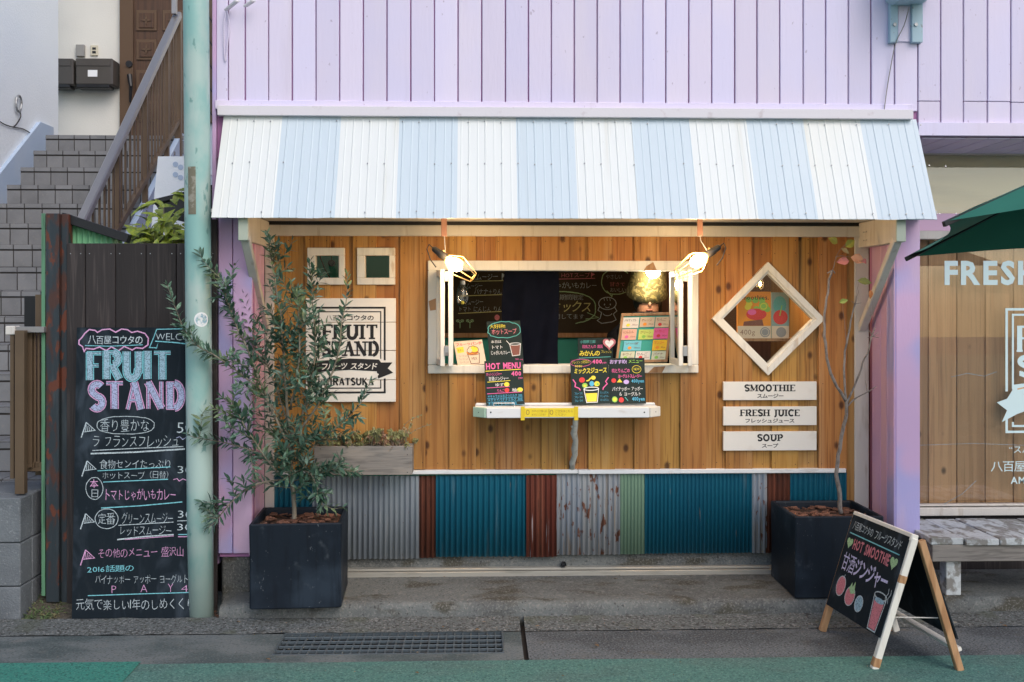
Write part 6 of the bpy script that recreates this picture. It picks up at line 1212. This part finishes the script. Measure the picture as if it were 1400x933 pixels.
gl = G()
for i in range(60):
    x, y = gat(rnd.uniform(292, 318), rnd.uniform(838, 850)).xy; r_ = rnd.uniform(.006, .014); gl.sphere((x, y, .008), r_, r_*.8, r_*.6, 5, 4)
gl.obj('loose_gravel', soil, None, kind='stuff'); tagit(bpy.data.objects['loose_gravel'], 'brown loose gravel gathered beside the foot of the mint pole', 'gravel')
# ------------------------------------------------------------------ staircase and neighbour house
XS = -4.22; XR = -2.93; d0 = 7.7; tr_ = .275; ri = .193
stc = thing('tiled_staircase', 'grey tiled outdoor staircase climbing behind the rusty post', 'staircase', (-3.6, 1.2, 0))
te = {}
def yst(n): return d0+tr_*n-CD
tw = .15; th_ = ri*.70
tm = G().box(-tw/2+.004, tw/2-.004, -.004, .008, -th_/2+.003, th_/2-.003, .0015).mesh('tile', tile); tn = G().box(-tw/2+.004, tw/2-.004, -.008, .010, -.018, .018, .0015).mesh('nosing_tile', tile)
tt = G().box(-tw/2+.004, tw/2-.004, -.13, .13, -.004, .004, .0015).mesh('tread_tile', tile)
for n_ in range(-5, 10):
    z = 1.65+ri*n_; y = yst(n_); XE = XR if n_ > 1 else -2.32
    o = G().box(XS, XE, y, y+tr_+.02, max(z-ri*2, -.2), z-.004, .001).obj('step', grout, stc); OFF[o.name] = woff(stc)
    k = 0; x = XS+.005+tw/2
    while x < XE:
        inst('tile', tm, (x, y-.001, z-ri+.006+th_/2), o); inst('nosing_tile', tn, (x, y-.001, z-.020-.004), o)
        if n_ <= 1: inst('tread_tile', tt, (x, y+.14, z-.001), o)
        x += tw
yl = yst(9)
G().box(XS, XR+.02, yl+tr_, yl+2.2, 2.9, 1.65+ri*9-.004, .001).obj('landing', tile, stc)
# wall string on the left and side wall on the right
g = G(); off_ = .24
sp_ = [Vector((XS-.001, yst(-1), 1.65-1*ri+.06)), Vector((XS-.001, yst(9), 1.65+9*ri+.10)), Vector((XS-.001, yst(9)+.3, 1.65+9*ri+.10)), Vector((XS-.001, yst(9)+.3, 1)), Vector((XS-.001, yst(-1), .8))]
g.prism([p+Vector((0, -.12, .0)) for p in sp_], (.035, 0, 0)); g.obj('wall_string', bluewhite, stc)
g = G(); sr = [Vector((XR, yst(2), 1.65+2*ri-.02)), Vector((XR, yst(9), 1.65+9*ri+.02)), Vector((XR, yst(9)+1.8, 1.65+9*ri+.02)), Vector((XR, yst(9)+1.8, -.1)), Vector((XR, yst(2), -.1))]; g.prism(sr, (.05, 0, 0)); g.obj('side_wall', bluewhite, stc)
ra = thing('stair_railing', 'bronze aluminium stair railing with slim balusters beside the tiled steps', 'railing', (XR, 1.2, 1.5))
def rp(px, py): t = (px-655.4)/F; dd = XR/(t if abs(t) > 1e-6 else 1e-6); return at(px, py, min(dd, 20)-CD)
R0, R1 = rp(108, 312), rp(243.5, 20); L0_, L1_ = rp(140, 349), rp(246, 160)
G().beam(R0, R1, .07, .065, (0, 0, 1), .01).obj('handrail', bronzel, ra); G().beam(L0_-(L1_-L0_)*.3, L1_, .045, .05, (0, 0, 1), .004).obj('bottom_rail', bronze, ra)
bx_ = [127, 136, 143, 149, 155, 160.5, 166, 171.5, 178, 184, 189, 194, 198.5, 203, 207.5, 212, 216, 220, 224, 228, 232, 236, 239.5]
for i, px in enumerate(bx_):
    pt = rp(px, 312+(px-108)/(243.5-108)*(20-312)); pb_ = rp(px, 349+(px-140)/(106)*(160-349)); th2 = .042 if i in (5, 12, 19) else .016
    G().box(pt.x-th2/2, pt.x+th2/2, pt.y-th2/2, pt.y+th2/2, pb_.z-(.25 if th2 > .03 else 0), pt.z-.02, .002).obj('post' if th2 > .03 else 'baluster', bronze, ra)
q = rp(244, 20); G().box(q.x-.03, q.x+.03, q.y-.03, q.y+.03, zat(235, q.y), q.z+.02, .003).obj('post', bronze, ra); q = rp(238.5, 20); G().box(q.x-.02, q.x+.02, q.y-.03, q.y+.03, q.z, q.z+.9, .003).obj('post', bronzel, ra)
nh = thing('neighbour_house', 'pale stucco neighbour house with a brown panelled front door above the stairs', 'house', (-4.5, 4, 0))
Yb = 5.1
G().box(XS-.25, XS-.002, -1.2, 4.26, -.1, 6.0, .004).obj('side_wall', whitewall, nh); G().box(XS-2.5, 3.2, Yb, Yb+.15, -.1, 6.5, .004).obj('back_wall', creamwall, nh)
dkd = mat('dark_brown_door', (.085, .042, .022), [((.05, .025, .014), (40, 40, 2), .45, .65, .8)], rough=.45)
dr = G().box(xat(183, Yb), xat(262, Yb), Yb-.03, Yb+.01, 3.35, 6.2, .004); do = dr.obj('front_door', dkd, nh); OFF[do.name] = woff(nh)
bzd = mat('door_frame_bronze', (.12, .072, .042), rough=.4, metal=.3); G().box(xat(166, Yb), xat(184, Yb), Yb-.06, Yb, 3.35, 6.2, .004).obj('door_frame', bzd, nh)
for px0 in (186, 222):
    for py in (14, 54, 96, 138, -30):
        G().pbox(px0, px0+28, py, py+28, Yb-.045, Yb-.03, .006).obj('door_panel', bzd, do); G().pbox(px0+4, px0+24, py+4, py+24, Yb-.058, Yb-.045, .006).obj('panel_field', dkd, do)
        g = G(); c_ = at(px0+14, py+14, Yb-.06)
        for k in range(4): a = k*pi/2; g.prism([c_+Vector((cos(a)*.055, 0, sin(a)*.055)), c_+Vector((cos(a+.6)*.02, 0, sin(a+.6)*.02)), c_, c_+Vector((cos(a-.6)*.02, 0, sin(a-.6)*.02))], (0, -.008, 0))
        g.obj('panel_rosette', bzd, do)
q = at(177, 88, Yb-.06); hd_ = G().tube([q, q+Vector((0, -.02, 0))], .036, 14); hd_.tube([at(177, 103, Yb-.08), at(179, 118, Yb-.12), at(178, 140, Yb-.08)], [.03, .02, .012], 8); hd_.obj('door_handle', blackm, nh)
# letter boxes
def letterbox(px0, px1, label):
    o = thing('letter_box', label, 'letter box', at((px0+px1)/2, 121, Yb-.1), 'dark letter boxes by the door'); bzk = mat('dark_bronze_box', (.085, .075, .066), rough=.4, metal=.3) if 'dark_bronze_box' not in MATS else MATS['dark_bronze_box']
    G().pbox(px0, px1, 80, 116, Yb-.22, Yb-.001, .012).obj('case', bzk, o); G().pbox(px0+.6, px1-4, 80.5, 90, Yb-.228, Yb-.2205, .003).obj('flap', bzk, o); G().pbox(px0+1, px1-5, 114, 120, Yb-.215, Yb-.06, .008).obj('bottom_tray', blackp, o)
    if px1 > 120: G().pbox(px0+17, px0+30, 96, 105, Yb-.224, Yb-.2205, .001).obj('name_label', ik['white'], o)
letterbox(103, 154, 'whole dark letter box on the cream wall with a white name label'); letterbox(60, 100, 'left dark letter box on the cream wall, partly hidden by the white side wall')
ic = G().pbox(103.5, 115, 61, 77, Yb-.04, Yb-.001, .004); root('intercom', ic, mat('grey_intercom', (.28, .27, .25), rough=.4), 'grey intercom plate on the cream wall above the letter boxes', 'intercom')
ib_ = thing('wall_switch', 'small cream switch plate beside the intercom by the front door', 'switch', at(128, 76, Yb)); G().pbox(123.5, 133.5, 62, 76, Yb-.02, Yb-.001, .003).obj('plate', mat('ivory_plate', (.6, .55, .42), rough=.4), ib_); G().pbox(126, 131, 65, 68, Yb-.024, Yb-.0201, .001).obj('button', blackp, ib_); G().pbox(126, 131, 70, 73, Yb-.024, Yb-.0201, .001).obj('button', blackp, ib_)
# anchor ring and cable on the white wall
Yr = lambda px: -XS/((655.4-px)/F)-CD
def onw(px, py, l=.01): p = at(px, py, Yr(px)); p.x = XS+l; return p
wa = thing('wall_anchor', 'oval metal cable anchor with a looped cable on the white side wall', 'anchor', onw(32, 143)); g = G(); n_ = 16
pts = [onw(32+3.6*cos(2*pi*k/n_), 142+11*sin(2*pi*k/n_), .02) for k in range(n_)]; g.tube(pts+[pts[0]], .010, 8, cap=False); g.obj('ring', steel, wa)
G().tube(smoothp([onw(33, 152, .02), onw(33, 160, .03), onw(29, 170, .02), onw(26, 174, .01)], 3), .006, 6).obj('loop', blackp, wa)
G().tube(smoothp([onw(0, 161), onw(14, 170), onw(26, 174), onw(40, 177), onw(56, 187)], 3), .005, 6).obj('cable', blackp, wa)
# gutter box, climbing plant and odds in the gap
gu = G(); gu.prism([at(208, 276, .35), at(256, 264, .35), at(300, 258, .35), at(300, 300, .35), at(262, 306, .35), at(222, 296, .35), at(214, 282, .35)], (0, .25, 0)); gutter = root('eave_gutter', gu, blackp, 'black box gutter end sticking out behind the mint pole', 'gutter')
G().beam(at(207, 277, .33), at(300, 254, .33), .02, .03, (0, 0, 1), .003).obj('gutter_lip', blackm, gutter)
wp = thing('perforated_panel', 'white panel with four round holes beside the stair railing', 'panel', at(235, 300, 1.6)); G().prism([at(216, 214, 1.5), at(252, 214, 1.5), at(300, 250, 1.5), at(300, 330, 1.5), at(205, 330, 1.5)], (0, .05, 0)).obj('panel', whitewall, wp)
for x, y in ((240, 225), (247, 229), (240, 239), (247, 243)): q = at(x, y, 1.5); G().tube([q+Vector((0, -.004, 0)), q+Vector((0, .01, 0))], .020, 14).obj('hole', bluewhite, wp)
dk = thing('brown_side_wall', 'brown boarded wall with loose wires in the gap behind the mint pole', 'wall', at(290, 300, 1.2))
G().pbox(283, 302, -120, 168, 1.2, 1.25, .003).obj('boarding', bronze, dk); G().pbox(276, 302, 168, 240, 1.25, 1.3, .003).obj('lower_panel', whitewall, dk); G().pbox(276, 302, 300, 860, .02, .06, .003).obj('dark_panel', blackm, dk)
for k in range(5): y = 15+k*30; G().tube(smoothp([at(280, y, 1.15), at(288, y+12+k*2, 1.12), at(297, y+30, 1.15)], 3), .005, 5).obj('wire', blackp, dk)
G().tube([at(293, 302, -.12), at(293, 852, -.12)], .022, 12).obj('downpipe', bronze, dk, smooth=True)
fp = thing('leafy_shrub', 'yellow green broad leaved shrub spilling over the fence below the black gutter', 'shrub', at(215, 335, -.1)); lmf = [leafmesh('leaf', 1.0, w_, fats, .3, .35) for w_ in (.42, .55)]; stw = G()
for i in range(125):
    px, py = rnd.gauss(222, 17), 338-abs(rnd.gauss(0, 24)); 
    if py < 262 or px < 180 or px > 268: continue
    if py < 300 and px < 205: continue
    Yq = rnd.uniform(-.2, .22); p = at(px, py, Yq); dd = Vector((rnd.gauss((px-222)*.03, .6), rnd.gauss(-.5, .4), rnd.gauss(.1, .6))).normalized(); L_ = rnd.uniform(.07, .13); inst('leaf', rnd.choice(lmf), p, fp, orient(dd, Vector((0, -.6, 1))) @ Matrix.Diagonal((L_, L_, L_)))
    if i % 4 == 0: stw.tube([at(222, 345, .0), p], .003, 4)
for px, py, dx in ((195, 322, -1), (188, 326, -1), (200, 284, -1), (232, 266, .6)): 
    for k in range(4): inst('leaf', lmf[0], at(px+k*4, py-k*2, -.05), fp, orient(Vector((dx, -.3, rnd.uniform(-.5, .4))), Vector((0, -.6, 1))) @ Matrix.Diagonal((.1, .1, .1)))
stw.obj('stems', olivew, fp)
